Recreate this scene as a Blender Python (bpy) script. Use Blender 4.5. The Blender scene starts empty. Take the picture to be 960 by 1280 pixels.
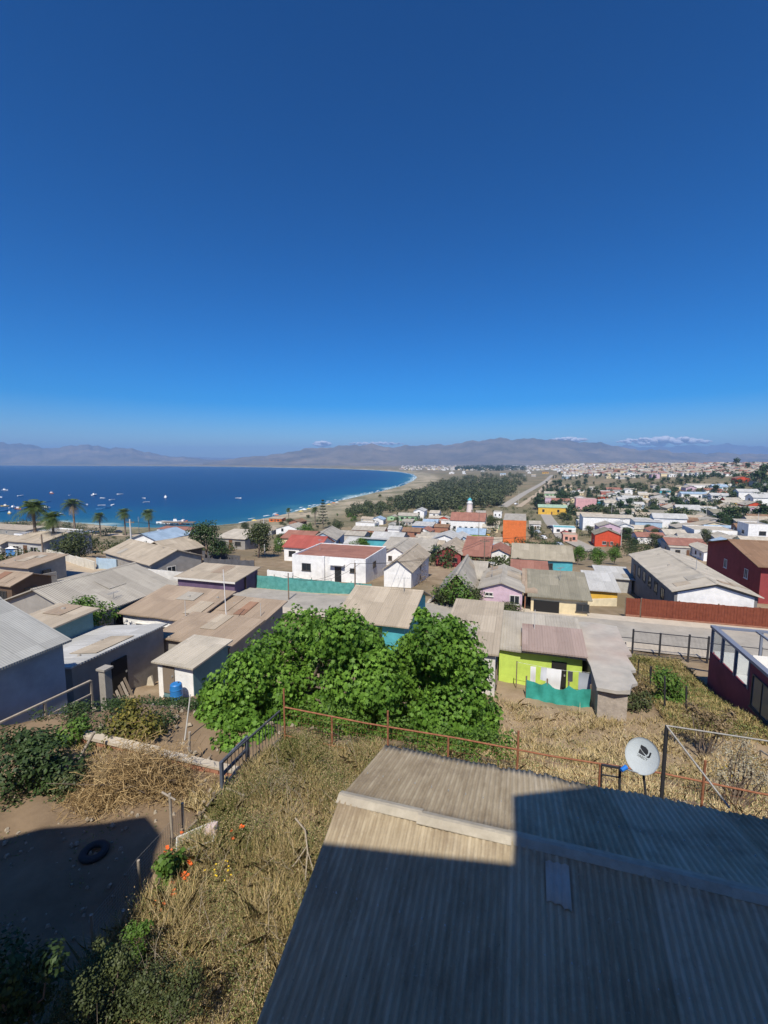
import bpy, math, random
import numpy as np
from mathutils import Vector, Matrix
random.seed(7); RNG = np.random.default_rng(11)
SC = bpy.context.scene; COL = SC.collection
# ---------------------------------------------------------------- camera geometry (photo is 960 x 1280)
FPX = 560.0; TH = math.atan(62/560.0); CH = 45.0
CT, ST = math.cos(TH), math.sin(TH)
GA = math.radians(17.0); GC, GS = math.cos(GA), math.sin(GA)     # street grid, turned 17 degrees
def ray(px, py):
    u = (px-480)/FPX; v = (640-py)/FPX
    return np.array([u, CT+v*ST, -ST+v*CT])
def at_z(px, py, z):
    d = ray(px, py); k = (z-CH)/d[2]
    return np.array([d[0]*k, d[1]*k, z])
def at_y(px, py, y):
    d = ray(px, py); k = y/d[1]
    return np.array([d[0]*k, y, CH+d[2]*k])
def proj(p):
    dep = p[1]*CT-(p[2]-CH)*ST
    return 480+FPX*p[0]/dep, 640-FPX*(p[1]*ST+(p[2]-CH)*CT)/dep, dep
def ab(p): return p[0]*GC-p[1]*GS, p[0]*GS+p[1]*GC
def G(a, b, z=0.0): return Vector((a*GC+b*GS, -a*GS+b*GC, z))
def sstep(e0, e1, x):
    t = np.clip((x-e0)/(e1-e0), 0, 1); return t*t*(3-2*t)
# ---------------------------------------------------------------- coast and ground
_cp = [(0,653),(60,651),(110,655),(150,659),(200,660),(240,659),(270,657),(300,654),(350,644.5),(400,632),(440,622.5),(480,613.5),(505,606.5),(518,600.5),(522,596.5),(517,592.6),(500,589.8),(470,587.7),(420,585.9),(360,584.7),(300,583.7),(240,583.0),(180,582.6),(100,582.2),(0,581.8),(-120,581.5)]
COAST = [(-9000.0,330.0),(-700.0,330.0)]+[tuple(at_z(x,y,0)[:2]) for x,y in _cp]
COAST.append((-9000.0, COAST[-1][1]+600))
CA = np.array(COAST)
def coast_sd(x, y):
    """signed distance to the coast: positive on land"""
    x = np.asarray(x, float).ravel(); y = np.asarray(y, float).ravel()
    best = np.full(x.shape, 1e18); ins = np.zeros(x.shape, bool); n = len(CA)
    for i in range(n):
        x0, y0 = CA[i]; x1, y1 = CA[(i+1) % n]
        if i < n-1:
            dx, dy = x1-x0, y1-y0
            t = np.clip(((x-x0)*dx+(y-y0)*dy)/(dx*dx+dy*dy), 0, 1)
            best = np.minimum(best, (x-x0-t*dx)**2+(y-y0-t*dy)**2)
        c = ((y0 > y) != (y1 > y))
        if y1 != y0: ins ^= c & (x < (x1-x0)*(y-y0)/(y1-y0)+x0)
    dist = np.sqrt(best)
    return np.where(ins, -dist, dist)
PB = [-40,0,12.5,15.5,19,24,30,37,46,60,90,130,200,280,400,900,3000,40000]
PZ = [37.5,36.3,36.1,34.4,33.0,32.0,31.2,30.5,30.3,28.6,25,19.5,13.5,9.5,7.5,7.5,9,12]
def gz(x, y):
    x = np.asarray(x, float); y = np.asarray(y, float); sh = x.shape
    a = x*GC-y*GS; b = x*GS+y*GC
    be = b+7*sstep(-12, -24, a)*sstep(70, 30, b)
    z = np.interp(be, PB, PZ)
    z = z+.6*np.exp(-((b-24.5)/2.6)**2)*sstep(-5, -2.5, a)
    z = z+np.clip((a-40)/420, 0, 1)*np.clip((b-60)/220, 0, 1)*30
    z = z+sstep(150, 420, a)*sstep(250, 500, b)*(2.2*np.sin(a*.021+b*.013)+1.5*np.sin(a*.05-b*.031))
    far = (np.hypot(x, y) > 120)
    if far.any():
        sd = np.full(x.shape, 1e6); sd[far] = coast_sd(x[far], y[far])
        lim = np.where(sd > 0, .25+sd*.05, sd*.08)
        z = np.minimum(z, np.maximum(lim, -8))
    return z.reshape(sh)
def g1(x, y): return float(gz(np.array([x]), np.array([y]))[0])
_LAM = np.geomspace(3, 20000, 1100)
def hit(px, py, h=0.0):
    d = ray(px, py)
    x, y, z = d[0]*_LAM, d[1]*_LAM, CH+d[2]*_LAM
    below = z < gz(x, y)+h
    i = int(np.argmax(below)) if below.any() else len(_LAM)-1
    lo, hi = _LAM[max(i-1, 0)], _LAM[i]
    for _ in range(2):
        L = np.linspace(lo, hi, 24); bl = CH+d[2]*L < gz(d[0]*L, d[1]*L)+h; bl[-1] = True
        k = int(np.argmax(bl)); lo, hi = L[max(k-1, 0)], L[k]
    return np.array([d[0]*hi, d[1]*hi, CH+d[2]*hi])
# ---------------------------------------------------------------- materials
def _new(name):
    m = bpy.data.materials.new(name); m.use_nodes = True
    nt = m.node_tree; return m, nt, nt.nodes['Principled BSDF']
def rgb(c): return (c[0], c[1], c[2], 1)
def mix(nt, fac, a, b, mode='MIX'):
    n = nt.nodes.new('ShaderNodeMix'); n.data_type = 'RGBA'; n.blend_type = mode
    for s, v in (('Factor', fac), ('A', a), ('B', b)):
        i = [k for k in n.inputs if k.name == s and (k.type == ('VALUE' if s == 'Factor' else 'RGBA'))][0]
        if hasattr(v, 'links') or hasattr(v, 'is_linked'): nt.links.new(v, i)
        elif s == 'Factor': i.default_value = v
        else: i.default_value = rgb(v)
    return [k for k in n.outputs if k.type == 'RGBA'][0]
def math_n(nt, op, a, b=None, c=None):
    n = nt.nodes.new('ShaderNodeMath'); n.operation = op
    for i, v in enumerate((a, b, c)):
        if v is None: continue
        if isinstance(v, (int, float)): n.inputs[i].default_value = v
        else: nt.links.new(v, n.inputs[i])
    return n.outputs[0]
def noise_n(nt, vec, scale, detail=5, rough=.6):
    n = nt.nodes.new('ShaderNodeTexNoise'); n.inputs['Scale'].default_value = scale
    n.inputs['Detail'].default_value = detail; n.inputs['Roughness'].default_value = rough
    nt.links.new(vec, n.inputs['Vector']); return n.outputs['Fac']
def ramp(nt, fac, stops):
    n = nt.nodes.new('ShaderNodeValToRGB'); e = n.color_ramp.elements
    while len(e) < len(stops): e.new(.5)
    for k, (p, c) in zip(e, stops): k.position = p; k.color = rgb(c) if not isinstance(c, (int, float)) else (c, c, c, 1)
    nt.links.new(fac, n.inputs[0]); return n.outputs[0]
def sc(c, k): return tuple(min(1, x*k) for x in c)
MC = {}
def mat(name, col, rough=.85, var=.18, scale=2.5, col2=None, bump=.25, spec=.3, metal=0, stain=.25, stainc=None, coords='Object'):
    if name in MC: return MC[name]
    m, nt, p = _new(name); MC[name] = m
    tc = nt.nodes.new('ShaderNodeTexCoord').outputs[coords]
    f = noise_n(nt, tc, scale, 6, .65)
    c = ramp(nt, f, [(.3, sc(col, 1-var)), (.7, col2 or sc(col, 1+var))])
    if stain:
        g = noise_n(nt, tc, scale*.22, 3, .7)
        g2 = ramp(nt, g, [(.52, 0.0), (.72, 1.0)])
        c = mix(nt, math_n(nt, 'MULTIPLY', g2, stain), c, stainc or sc(col, .5))
    nt.links.new(c, p.inputs['Base Color'])
    p.inputs['Roughness'].default_value = rough; p.inputs['Specular IOR Level'].default_value = spec; p.inputs['Metallic'].default_value = metal
    if bump:
        b = nt.nodes.new('ShaderNodeBump'); b.inputs['Strength'].default_value = bump; b.inputs['Distance'].default_value = .03
        nt.links.new(noise_n(nt, tc, scale*6, 4), b.inputs['Height']); nt.links.new(b.outputs[0], p.inputs['Normal'])
    return m
def roofmat(name, col, col2, axis='X', pitch=.17, sheet=.9, rust=None, rough=.8, metal=0, wear=.5):
    """profiled sheeting: waves, sheets that weathered differently, stains running down the fall"""
    key = name+'_'+axis
    if key in MC: return MC[key]
    m, nt, p = _new(key); MC[key] = m
    tc = nt.nodes.new('ShaderNodeTexCoord').outputs['Object']
    s = nt.nodes.new('ShaderNodeSeparateXYZ'); nt.links.new(tc, s.inputs[0])
    u = s.outputs[axis]; v = s.outputs['Y' if axis == 'X' else 'X']
    w = math_n(nt, 'SINE', math_n(nt, 'MULTIPLY', u, 2*math.pi/pitch))
    su = math_n(nt, 'FLOOR', math_n(nt, 'DIVIDE', u, sheet)); sv = math_n(nt, 'FLOOR', math_n(nt, 'DIVIDE', v, 2.4))
    cmb = nt.nodes.new('ShaderNodeCombineXYZ'); nt.links.new(su, cmb.inputs[0]); nt.links.new(sv, cmb.inputs[1])
    wn = nt.nodes.new('ShaderNodeTexWhiteNoise'); nt.links.new(cmb.outputs[0], wn.inputs[0])
    mp = nt.nodes.new('ShaderNodeMapping'); nt.links.new(tc, mp.inputs[0])
    mp.inputs['Scale'].default_value = (2.2, .35, .35) if axis == 'X' else (.35, 2.2, .35)
    f = noise_n(nt, mp.outputs[0], 1.6, 6, .7); f2 = noise_n(nt, tc, .55, 4, .65)
    k = math_n(nt, 'ADD', math_n(nt, 'MULTIPLY', wn.outputs[0], .45), math_n(nt, 'MULTIPLY', f, .75))
    c = ramp(nt, k, [(.25, sc(col, .82)), (.62, col), (.95, col2)])
    c = mix(nt, math_n(nt, 'MULTIPLY', ramp(nt, f2, [(.5, 0.0), (.7, 1.0)]), wear), c, rust or sc(col, .6))
    fr = math_n(nt, 'FRACT', math_n(nt, 'DIVIDE', u, sheet)); ln = math_n(nt, 'LESS_THAN', fr, .045)
    c = mix(nt, math_n(nt, 'MULTIPLY', ln, .3), c, sc(col, .45))
    nt.links.new(c, p.inputs['Base Color']); p.inputs['Roughness'].default_value = rough; p.inputs['Metallic'].default_value = metal
    p.inputs['Specular IOR Level'].default_value = .25
    b = nt.nodes.new('ShaderNodeBump'); b.inputs['Strength'].default_value = .5; b.inputs['Distance'].default_value = .03 if pitch > .1 else .006
    nt.links.new(math_n(nt, 'ADD', w, math_n(nt, 'MULTIPLY', f, .8)), b.inputs['Height']); nt.links.new(b.outputs[0], p.inputs['Normal'])
    return m
def leafmat(name, dark, light, trans=.25, rough=.55):
    if name in MC: return MC[name]
    m, nt, p = _new(name); MC[name] = m
    at = nt.nodes.new('ShaderNodeAttribute'); at.attribute_name = 'rnd'
    c = ramp(nt, at.outputs['Fac'], [(0, dark), (.6, tuple((a+b)/2 for a, b in zip(dark, light))), (1, light)])
    nt.links.new(c, p.inputs['Base Color']); p.inputs['Roughness'].default_value = rough; p.inputs['Specular IOR Level'].default_value = .25
    t = nt.nodes.new('ShaderNodeBsdfTranslucent'); nt.links.new(c, t.inputs[0])
    mx = nt.nodes.new('ShaderNodeMixShader'); mx.inputs[0].default_value = trans
    nt.links.new(p.outputs[0], mx.inputs[1]); nt.links.new(t.outputs[0], mx.inputs[2])
    nt.links.new(mx.outputs[0], nt.nodes['Material Output'].inputs['Surface'])
    return m
def grassmat(name, stops):
    if name in MC: return MC[name]
    m, nt, p = _new(name); MC[name] = m
    at = nt.nodes.new('ShaderNodeAttribute'); at.attribute_name = 'rnd'
    nt.links.new(ramp(nt, at.outputs['Fac'], stops), p.inputs['Base Color'])
    p.inputs['Roughness'].default_value = .8; p.inputs['Specular IOR Level'].default_value = .1
    return m
def plain(name, col, rough=.5, metal=0, spec=.5):
    if name in MC: return MC[name]
    m, nt, p = _new(name); MC[name] = m
    p.inputs['Base Color'].default_value = rgb(col); p.inputs['Roughness'].default_value = rough; p.inputs['Metallic'].default_value = metal
    p.inputs['Specular IOR Level'].default_value = spec
    return m
# ---------------------------------------------------------------- mesh helpers
class MB:
    def __init__(s): s.v = []; s.f = []; s.m = []; s.sm = []
    def add(s, vs, fs, mi=0, smooth=False):
        o = len(s.v); s.v += [tuple(map(float, q)) for q in vs]
        for f in fs: s.f.append(tuple(o+i for i in f)); s.m.append(mi); s.sm.append(smooth)
    def box(s, x0, x1, y0, y1, z0, z1, mi=0, M=None):
        vs = [(x, y, z) for z in (z0, z1) for y in (y0, y1) for x in (x0, x1)]
        if M is not None: vs = [M @ Vector(q) for q in vs]
        s.add(vs, [(0,2,3,1),(4,5,7,6),(0,1,5,4),(2,6,7,3),(0,4,6,2),(1,3,7,5)], mi)
    def hexa(s, lo, hi, mi=0):
        """lo, hi: 4 corners each, same order"""
        n = len(lo); vs = list(lo)+list(hi)
        s.add(vs, [tuple(reversed(range(n))), tuple(range(n, 2*n))]+[(i, (i+1) % n, n+(i+1) % n, n+i) for i in range(n)], mi)
    def tube(s, p, q, r, r2=None, n=6, mi=0, caps=True):
        p, q = Vector(p), Vector(q); r2 = r if r2 is None else r2
        d = (q-p).normalized(); e = d.orthogonal().normalized(); g = d.cross(e)
        vs = []
        for c, rr in ((p, r), (q, r2)):
            for k in range(n):
                t = 2*math.pi*k/n; vs.append(c+e*math.cos(t)*rr+g*math.sin(t)*rr)
        fs = [(k, (k+1) % n, n+(k+1) % n, n+k) for k in range(n)]
        s.add(vs, fs, mi, True)
        if caps: s.add(vs[:n], [tuple(reversed(range(n)))], mi); s.add(vs[n:], [tuple(range(n))], mi)
    def path(s, pts, r, n=6, mi=0, r2=None):
        for i in range(len(pts)-1):
            k = len(pts)-1
            ra = r if r2 is None else r+(r2-r)*i/k; rb = r if r2 is None else r+(r2-r)*(i+1)/k
            s.tube(pts[i], pts[i+1], ra, rb, n, mi)
    def bar(s, p, q, w, h, mi=0):
        p, q = Vector(p), Vector(q); d = (q-p).normalized()
        up = Vector((0, 0, 1)) if abs(d.z) < .95 else Vector((0, 1, 0))
        x = d.cross(up).normalized()*w/2; y = x.normalized().cross(d)*h/2
        s.hexa([p-x-y, p+x-y, p+x+y, p-x+y], [q-x-y, q+x-y, q+x+y, q-x+y], mi)
    def build(s, name, mats, parent=None):
        me = bpy.data.meshes.new(name); me.from_pydata(s.v, [], s.f)
        for m in (mats if isinstance(mats, (list, tuple)) else [mats]): me.materials.append(m)
        me.polygons.foreach_set('material_index', s.m); me.polygons.foreach_set('use_smooth', s.sm)
        me.update(); o = bpy.data.objects.new(name, me); COL.objects.link(o)
        if parent is not None: o.parent = parent
        return o
def npmesh(name, V, Fc, mats, parent=None, rnd=None, smooth=False, mi=None):
    """V (n,3), Fc (m,k): one mesh from arrays; rnd per face"""
    me = bpy.data.meshes.new(name); n = len(V); m, k = Fc.shape
    me.vertices.add(n); me.vertices.foreach_set('co', np.ascontiguousarray(V, np.float32).ravel())
    me.loops.add(m*k); me.loops.foreach_set('vertex_index', np.ascontiguousarray(Fc, np.int32).ravel())
    me.polygons.add(m); me.polygons.foreach_set('loop_start', np.arange(0, m*k, k, dtype=np.int32))
    try: me.polygons.foreach_set('loop_total', np.full(m, k, np.int32))
    except Exception: pass
    if smooth: me.polygons.foreach_set('use_smooth', np.ones(m, bool))
    if mi is not None: me.polygons.foreach_set('material_index', np.asarray(mi, np.int32))
    for q in (mats if isinstance(mats, (list, tuple)) else [mats]): me.materials.append(q)
    if rnd is not None:
        at = me.attributes.new('rnd', 'FLOAT', 'FACE'); at.data.foreach_set('value', np.asarray(rnd, np.float32))
    me.update(calc_edges=True); me.validate()
    o = bpy.data.objects.new(name, me); COL.objects.link(o)
    if parent is not None: o.parent = parent
    return o
def vattr(o, name, vals):
    at = o.data.attributes.new(name, 'FLOAT', 'POINT'); at.data.foreach_set('value', np.asarray(vals, np.float32))
def tag(o, label=None, cat=None, group=None, kind=None):
    if label: o['label'] = label
    if cat: o['category'] = cat
    if group: o['group'] = group
    if kind: o['kind'] = kind
    return o
def thing(name, label, cat, loc=(0,0,0), rz=0.0, group=None):
    o = bpy.data.objects.new(name, None); COL.objects.link(o); o.location = loc; o.rotation_euler = (0, 0, rz)
    o.empty_display_size = .3
    return tag(o, label, cat, group)
KIDS = {}
def dup(root, loc, rz=0.0, scale=1.0, label=None, group=None, cat=None):
    if root not in KIDS: KIDS[root] = [(c, list(c.children)) for c in root.children]
    r = root.copy(); COL.objects.link(r); r.location = loc; r.rotation_euler = (0, 0, rz)
    r.scale = scale if isinstance(scale, (tuple, list)) else (scale,)*3
    for ch, gs in KIDS[root]:
        c = ch.copy(); COL.objects.link(c); c.parent = r
        for g in gs:
            d = g.copy(); COL.objects.link(d); d.parent = c
    return tag(r, label, cat, group)
def grid_faces(nu, nv):
    i = np.arange(nu-1)[:, None]*nv+np.arange(nv-1)[None, :]
    return np.stack([i, i+nv, i+nv+1, i+1], -1).reshape(-1, 4)
# ---------------------------------------------------------------- leaves
def unit(v): return v/np.maximum(np.linalg.norm(v, axis=-1, keepdims=True), 1e-9)
def leaves(P, N, size, rng, wid=.55, lobed=False, droop=.25):
    """kite or lobed leaves at P with normals about N"""
    n = len(P); N = unit(N+rng.normal(0, .45, (n, 3)))
    A = unit(np.cross(N, rng.normal(0, 1, (n, 3)))); A = unit(A-np.array([0, 0, droop])); B = unit(np.cross(N, A)); N = np.cross(A, B)
    s = (size*rng.uniform(.65, 1.25, n))[:, None]
    if not lobed:
        V = np.stack([P, P+A*s*.5+B*s*wid*.5-N*s*.06, P+A*s-N*s*.15, P+A*s*.5-B*s*wid*.5-N*s*.06], 1)
        return V.reshape(-1, 3), np.arange(4*n).reshape(n, 4)
    q = [(0,0,0),(.25,.42,-.05),(.55,.2,.02),(.75,.45,-.1),(.72,.12,0),(1.05,0,-.15),(.72,-.12,0),(.75,-.45,-.1),(.55,-.2,.02),(.25,-.42,-.05)]
    V = np.stack([P+A*s*a+B*s*b+N*s*c for a, b, c in q], 1).reshape(-1, 3)
    return V, np.arange(10*n).reshape(n, 10)
def blob_points(blobs, n, rng, shell=.55):
    B = np.array(blobs, float); w = B[:, 3]**2; k = rng.choice(len(B), n, p=w/w.sum())
    d = unit(rng.normal(0, 1, (n, 3))); r = B[k, 3]*(shell+(1-shell)*rng.random(n)**.6)
    # lumpy surface
    ph = B[k, :3]*3.1
    lump = 1+.16*np.sin(d[:, 0]*7+ph[:, 0])*np.sin(d[:, 1]*6+ph[:, 1])+.12*np.sin(d[:, 2]*9+ph[:, 2])
    return B[k, :3]+d*(r*lump)[:, None], d
# ================================================================ camera, sun, sky
cam = bpy.data.cameras.new('camera'); co = bpy.data.objects.new('camera', cam); COL.objects.link(co)
cam.sensor_fit = 'VERTICAL'; cam.sensor_height = 36.0; cam.lens = 36.0*FPX/1280.0
cam.clip_start = .05; cam.clip_end = 90000
co.location = (0, 0, CH); co.rotation_euler = (math.pi/2-TH, 0, 0); SC.camera = co
SUN_AZ = math.radians(190.0); SUN_EL = math.radians(53.0)
SD = Vector((math.sin(SUN_AZ)*math.cos(SUN_EL), math.cos(SUN_AZ)*math.cos(SUN_EL), math.sin(SUN_EL)))   # towards the sun
sl = bpy.data.lights.new('sun', 'SUN'); sl.energy = 4.6; sl.angle = math.radians(.53); sl.color = (1, .935, .82)
so = bpy.data.objects.new('sun', sl); COL.objects.link(so); so.rotation_euler = SD.to_track_quat('Z', 'Y').to_euler(); so.location = (0, -30, 90)
W = bpy.data.worlds.new('World'); SC.world = W; W.use_nodes = True; wn = W.node_tree
sky = wn.nodes.new('ShaderNodeTexSky'); sky.sky_type = 'NISHITA'; sky.sun_disc = False
sky.sun_elevation = SUN_EL; sky.sun_rotation = SUN_AZ; sky.air_density = .85; sky.dust_density = .8; sky.ozone_density = 4.5; sky.altitude = 100
gm = wn.nodes.new('ShaderNodeGamma'); gm.inputs[1].default_value = 1.33
hs = wn.nodes.new('ShaderNodeHueSaturation'); hs.inputs['Hue'].default_value = .503; hs.inputs['Saturation'].default_value = 1.46; hs.inputs['Value'].default_value = 1.0
wn.links.new(sky.outputs[0], gm.inputs[0]); wn.links.new(gm.outputs[0], hs.inputs['Color'])
wn.links.new(hs.outputs[0], wn.nodes['Background'].inputs[0]); wn.nodes['Background'].inputs[1].default_value = .06
SC.view_settings.view_transform = 'Standard'; SC.view_settings.look = 'None'; SC.view_settings.gamma = 1; SC.view_settings.exposure = .36
SC.view_settings.use_curve_mapping = False
SC.render.engine = 'CYCLES'; SC.cycles.use_denoising = True; SC.cycles.max_bounces = 6; SC.cycles.diffuse_bounces = 3; SC.cycles.glossy_bounces = 3
SC.cycles.transparent_max_bounces = 16; SC.cycles.volume_bounces = 0; SC.cycles.use_adaptive_sampling = True; SC.cycles.caustics_reflective = False; SC.cycles.caustics_refractive = False
# ================================================================ ground: one sheet to the horizon, fan-shaped so detail follows distance
az = np.radians(np.concatenate([np.linspace(-180, -62, 24)[:-1], np.linspace(-62, 62, 420), np.linspace(62, 180, 24)[1:]]))
rr = np.concatenate([[.05], np.linspace(1, 60, 150), np.geomspace(60.5, 9000, 330), np.geomspace(9500, 45000, 14)])
AZ, RR = np.meshgrid(az, rr, indexing='ij'); X = RR*np.sin(AZ); Y = RR*np.cos(AZ)
Z = gz(X.ravel(), Y.ravel()).reshape(X.shape)
near = sstep(60, 20, RR)
Z = Z+near*.05*(np.sin(X*2.1+Y*1.3)+np.sin(X*.9-Y*2.7)+.6*np.sin(5.3*X+1)*np.sin(4.7*Y))
V = np.stack([X, Y, Z], -1).reshape(-1, 3); Fg = grid_faces(len(az), len(rr))
m, nt, p = _new('dry_ground')
tc = nt.nodes.new('ShaderNodeTexCoord').outputs['Object']
f1 = noise_n(nt, tc, .6, 8, .65); f2 = noise_n(nt, tc, .03, 5, .6); f3 = noise_n(nt, tc, 9, 4, .7)
c = ramp(nt, f1, [(.3, (.22, .155, .095)), (.5, (.31, .23, .15)), (.75, (.41, .32, .22))])
c = mix(nt, ramp(nt, f2, [(.45, 0.0), (.65, .7)]), c, (.15, .125, .075))
at = nt.nodes.new('ShaderNodeAttribute'); at.attribute_name = 'sand'
c = mix(nt, at.outputs['Fac'], c, (.47, .39, .28))
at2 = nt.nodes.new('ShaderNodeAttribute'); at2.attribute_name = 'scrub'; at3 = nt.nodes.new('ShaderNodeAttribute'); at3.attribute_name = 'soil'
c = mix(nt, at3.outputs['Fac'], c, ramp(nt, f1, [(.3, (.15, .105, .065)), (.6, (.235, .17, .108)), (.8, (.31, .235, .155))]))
c = mix(nt, math_n(nt, 'MULTIPLY', at2.outputs['Fac'], ramp(nt, noise_n(nt, tc, .012, 6, .7), [(.40, .25), (.58, .9)])), c, ramp(nt, noise_n(nt, tc, .25, 5, .7), [(.35, (.075, .085, .04)), (.55, (.16, .15, .085)), (.7, (.27, .23, .15))]))
nt.links.new(c, p.inputs['Base Color']); p.inputs['Roughness'].default_value = .95; p.inputs['Specular IOR Level'].default_value = .1
bm_ = nt.nodes.new('ShaderNodeBump'); bm_.inputs['Distance'].default_value = .06; bm_.inputs['Strength'].default_value = .6
nt.links.new(math_n(nt, 'ADD', f1, math_n(nt, 'MULTIPLY', f3, .4)), bm_.inputs['Height']); nt.links.new(bm_.outputs[0], p.inputs['Normal'])
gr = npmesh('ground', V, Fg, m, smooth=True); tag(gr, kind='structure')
SDV = np.full(len(V), 1e5); fr_ = np.hypot(V[:, 0], V[:, 1]) > 120; SDV[fr_] = coast_sd(V[fr_, 0], V[fr_, 1])
rv = np.hypot(V[:, 0], V[:, 1])
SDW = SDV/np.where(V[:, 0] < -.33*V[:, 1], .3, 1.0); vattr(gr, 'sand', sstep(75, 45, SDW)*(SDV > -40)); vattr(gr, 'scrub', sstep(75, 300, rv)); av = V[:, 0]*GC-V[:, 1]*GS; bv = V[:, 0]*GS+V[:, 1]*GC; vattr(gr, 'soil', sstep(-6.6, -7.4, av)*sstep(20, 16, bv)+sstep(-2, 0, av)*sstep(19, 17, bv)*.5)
# ================================================================ sea
azs = np.radians(np.linspace(-75, 20, 330)); rs = np.geomspace(150, 9000, 260)
A2, R2 = np.meshgrid(azs, rs, indexing='ij'); XS, YS = (R2*np.sin(A2)).ravel(), (R2*np.cos(A2)).ravel()
m, nt, p = _new('sea_water')
tc = nt.nodes.new('ShaderNodeTexCoord').outputs['Object']
at = nt.nodes.new('ShaderNodeAttribute'); at.attribute_name = 'shelf'
big = noise_n(nt, tc, .006, 4, .6)
dep = math_n(nt, 'ADD', at.outputs['Fac'], math_n(nt, 'MULTIPLY', math_n(nt, 'SUBTRACT', big, .5), .6))
c = ramp(nt, dep, [(0, (.002, .030, .105)), (.45, (.002, .040, .125)), (.85, (.004, .075, .15)), (.97, (.03, .13, .17)), (1, (.3, .4, .38))])
nt.links.new(c, p.inputs['Base Color']); p.inputs['Roughness'].default_value = .32; p.inputs['Specular IOR Level'].default_value = .05
b = nt.nodes.new('ShaderNodeBump'); b.inputs['Distance'].default_value = .5; b.inputs['Strength'].default_value = .8
mp = nt.nodes.new('ShaderNodeMapping'); nt.links.new(tc, mp.inputs[0]); mp.inputs['Scale'].default_value = (.12, .3, 1)
nt.links.new(math_n(nt, 'ADD', noise_n(nt, mp.outputs[0], 1, 6, .7), noise_n(nt, tc, .05, 3)), b.inputs['Height']); nt.links.new(b.outputs[0], p.inputs['Normal'])
sea = npmesh('sea', np.stack([XS, YS, np.zeros_like(XS)], 1), grid_faces(len(azs), len(rs)), m, smooth=True); tag(sea, kind='structure')
vattr(sea, 'shelf', np.clip(1+coast_sd(XS, YS)/230.0, 0, 1))
# surf: broken white lines along the beach
rng = np.random.default_rng(5); mb = MB()
for i in range(9, 19):
    (x0, y0), (x1, y1) = COAST[i], COAST[i+1]; L = math.hypot(x1-x0, y1-y0); n = max(2, int(L/9)); nx, ny = -(y1-y0)/L, (x1-x0)/L
    if coast_sd([(x0+x1)/2+nx*5], [(y0+y1)/2+ny*5])[0] > 0: nx, ny = -nx, -ny
    for row in (3, 9):
        for k in range(n):
            if rng.random() < .5: continue
            t0, t1 = k/n, (k+.95)/n; o_ = row+rng.normal(0, 1.2); w_ = rng.uniform(.5, 1.6)*(1+math.hypot(x0, y0)/900)
            q = [(x0+(x1-x0)*t+nx*(o_+w), y0+(y1-y0)*t+ny*(o_+w)) for t, w in ((t0, 0), (t1, 0), (t1-.2/n, w_), (t0+.2/n, w_))]
            mb.hexa([(x, y, .02) for x, y in q], [(x, y, .16) for x, y in q])
tag(mb.build('surf', plain('sea_foam', (.75, .78, .78), .9)), kind='stuff', label='broken white lines of surf along the sandy beach', cat='surf')
# ================================================================ mountains
def mountains(name, sil, d0, d1, mcol, seed, kn=.25):
    """a rolling range: crest heights follow the skyline, spurs and gullies run down towards the bay"""
    xs = np.array([s[0] for s in sil], float); ys = np.array([s[1] for s in sil], float)
    pxs = np.linspace(xs[0], xs[-1], 420); nr = 46; t = np.linspace(0, 1, nr)
    rg = np.random.default_rng(seed); ph = rg.uniform(0, 6.28, 12)
    u = np.tan(0)+(pxs-480)/FPX; crest = np.interp(pxs, xs, ys); crest = crest+np.clip((577-crest)/14, 0, 1)*sum(a_*np.sin(pxs*f_+ph[k]*3) for k, (a_, f_) in enumerate(((.9, .085), (.7, .16), (.5, .31), (.3, .6))))
    el = (578-crest)/FPX
    PX, T = np.meshgrid(u, t, indexing='ij')
    D = d0+(d1-d0)*T
    Xm = PX*D; Ym = D*1.0
    prof = np.where(T < .62, sstep(0, .62, T)**1.15, 1-.5*sstep(.62, 1, T))
    Hc = (el*np.ones_like(pxs))[:, None]*(d0+(d1-d0)*.62)*np.sqrt(1)
    n = np.zeros_like(Xm); 
    for k in range(7):
        fq = 2.2*1.75**k/1000; am = .62**k
        th = ph[k]
        n += am*np.abs(np.sin(Xm*fq*math.cos(th)+Ym*fq*.55*math.sin(th)+ph[k+3]+1.3*np.sin(Ym*fq*.4+k)))
    n = (n/ n.max()-.5)
    Zm = (CH*.25+Hc)*prof*(1+kn*n*np.sin(np.pi*np.clip(T/.62, 0, 1))*1.6)+n*45*prof*(T < .6)-4
    o = npmesh(name, np.stack([Xm, Ym, Zm], -1).reshape(-1, 3), grid_faces(420, nr), mcol, smooth=True)
    return tag(o, kind='structure')
def hillmat(name, c0, c1, c2):
    m, nt, p = _new(name); tc = nt.nodes.new('ShaderNodeTexCoord').outputs['Object']
    f = noise_n(nt, tc, .0016, 8, .62); g = noise_n(nt, tc, .012, 5, .7)
    c = ramp(nt, math_n(nt, 'ADD', math_n(nt, 'MULTIPLY', f, .75), math_n(nt, 'MULTIPLY', g, .25)), [(.38, c0), (.52, c1), (.64, c2)])
    nt.links.new(c, p.inputs['Base Color']); p.inputs['Roughness'].default_value = 1; p.inputs['Specular IOR Level'].default_value = 0
    return m
HM = hillmat('scrub_hill', (.09, .084, .066), (.165, .14, .102), (.245, .195, .135))
mountains('mountains', [(-160,551),(-60,551),(0,552.5),(30,554.5),(45,556),(75,558),(98,555.5),(120,556.5),(150,557),(172,560),(185,564.5),(205,568),(225,568.5),(240,570),(265,573),(285,575),(305,577)], 7300, 11500, HM, 3)
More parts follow.
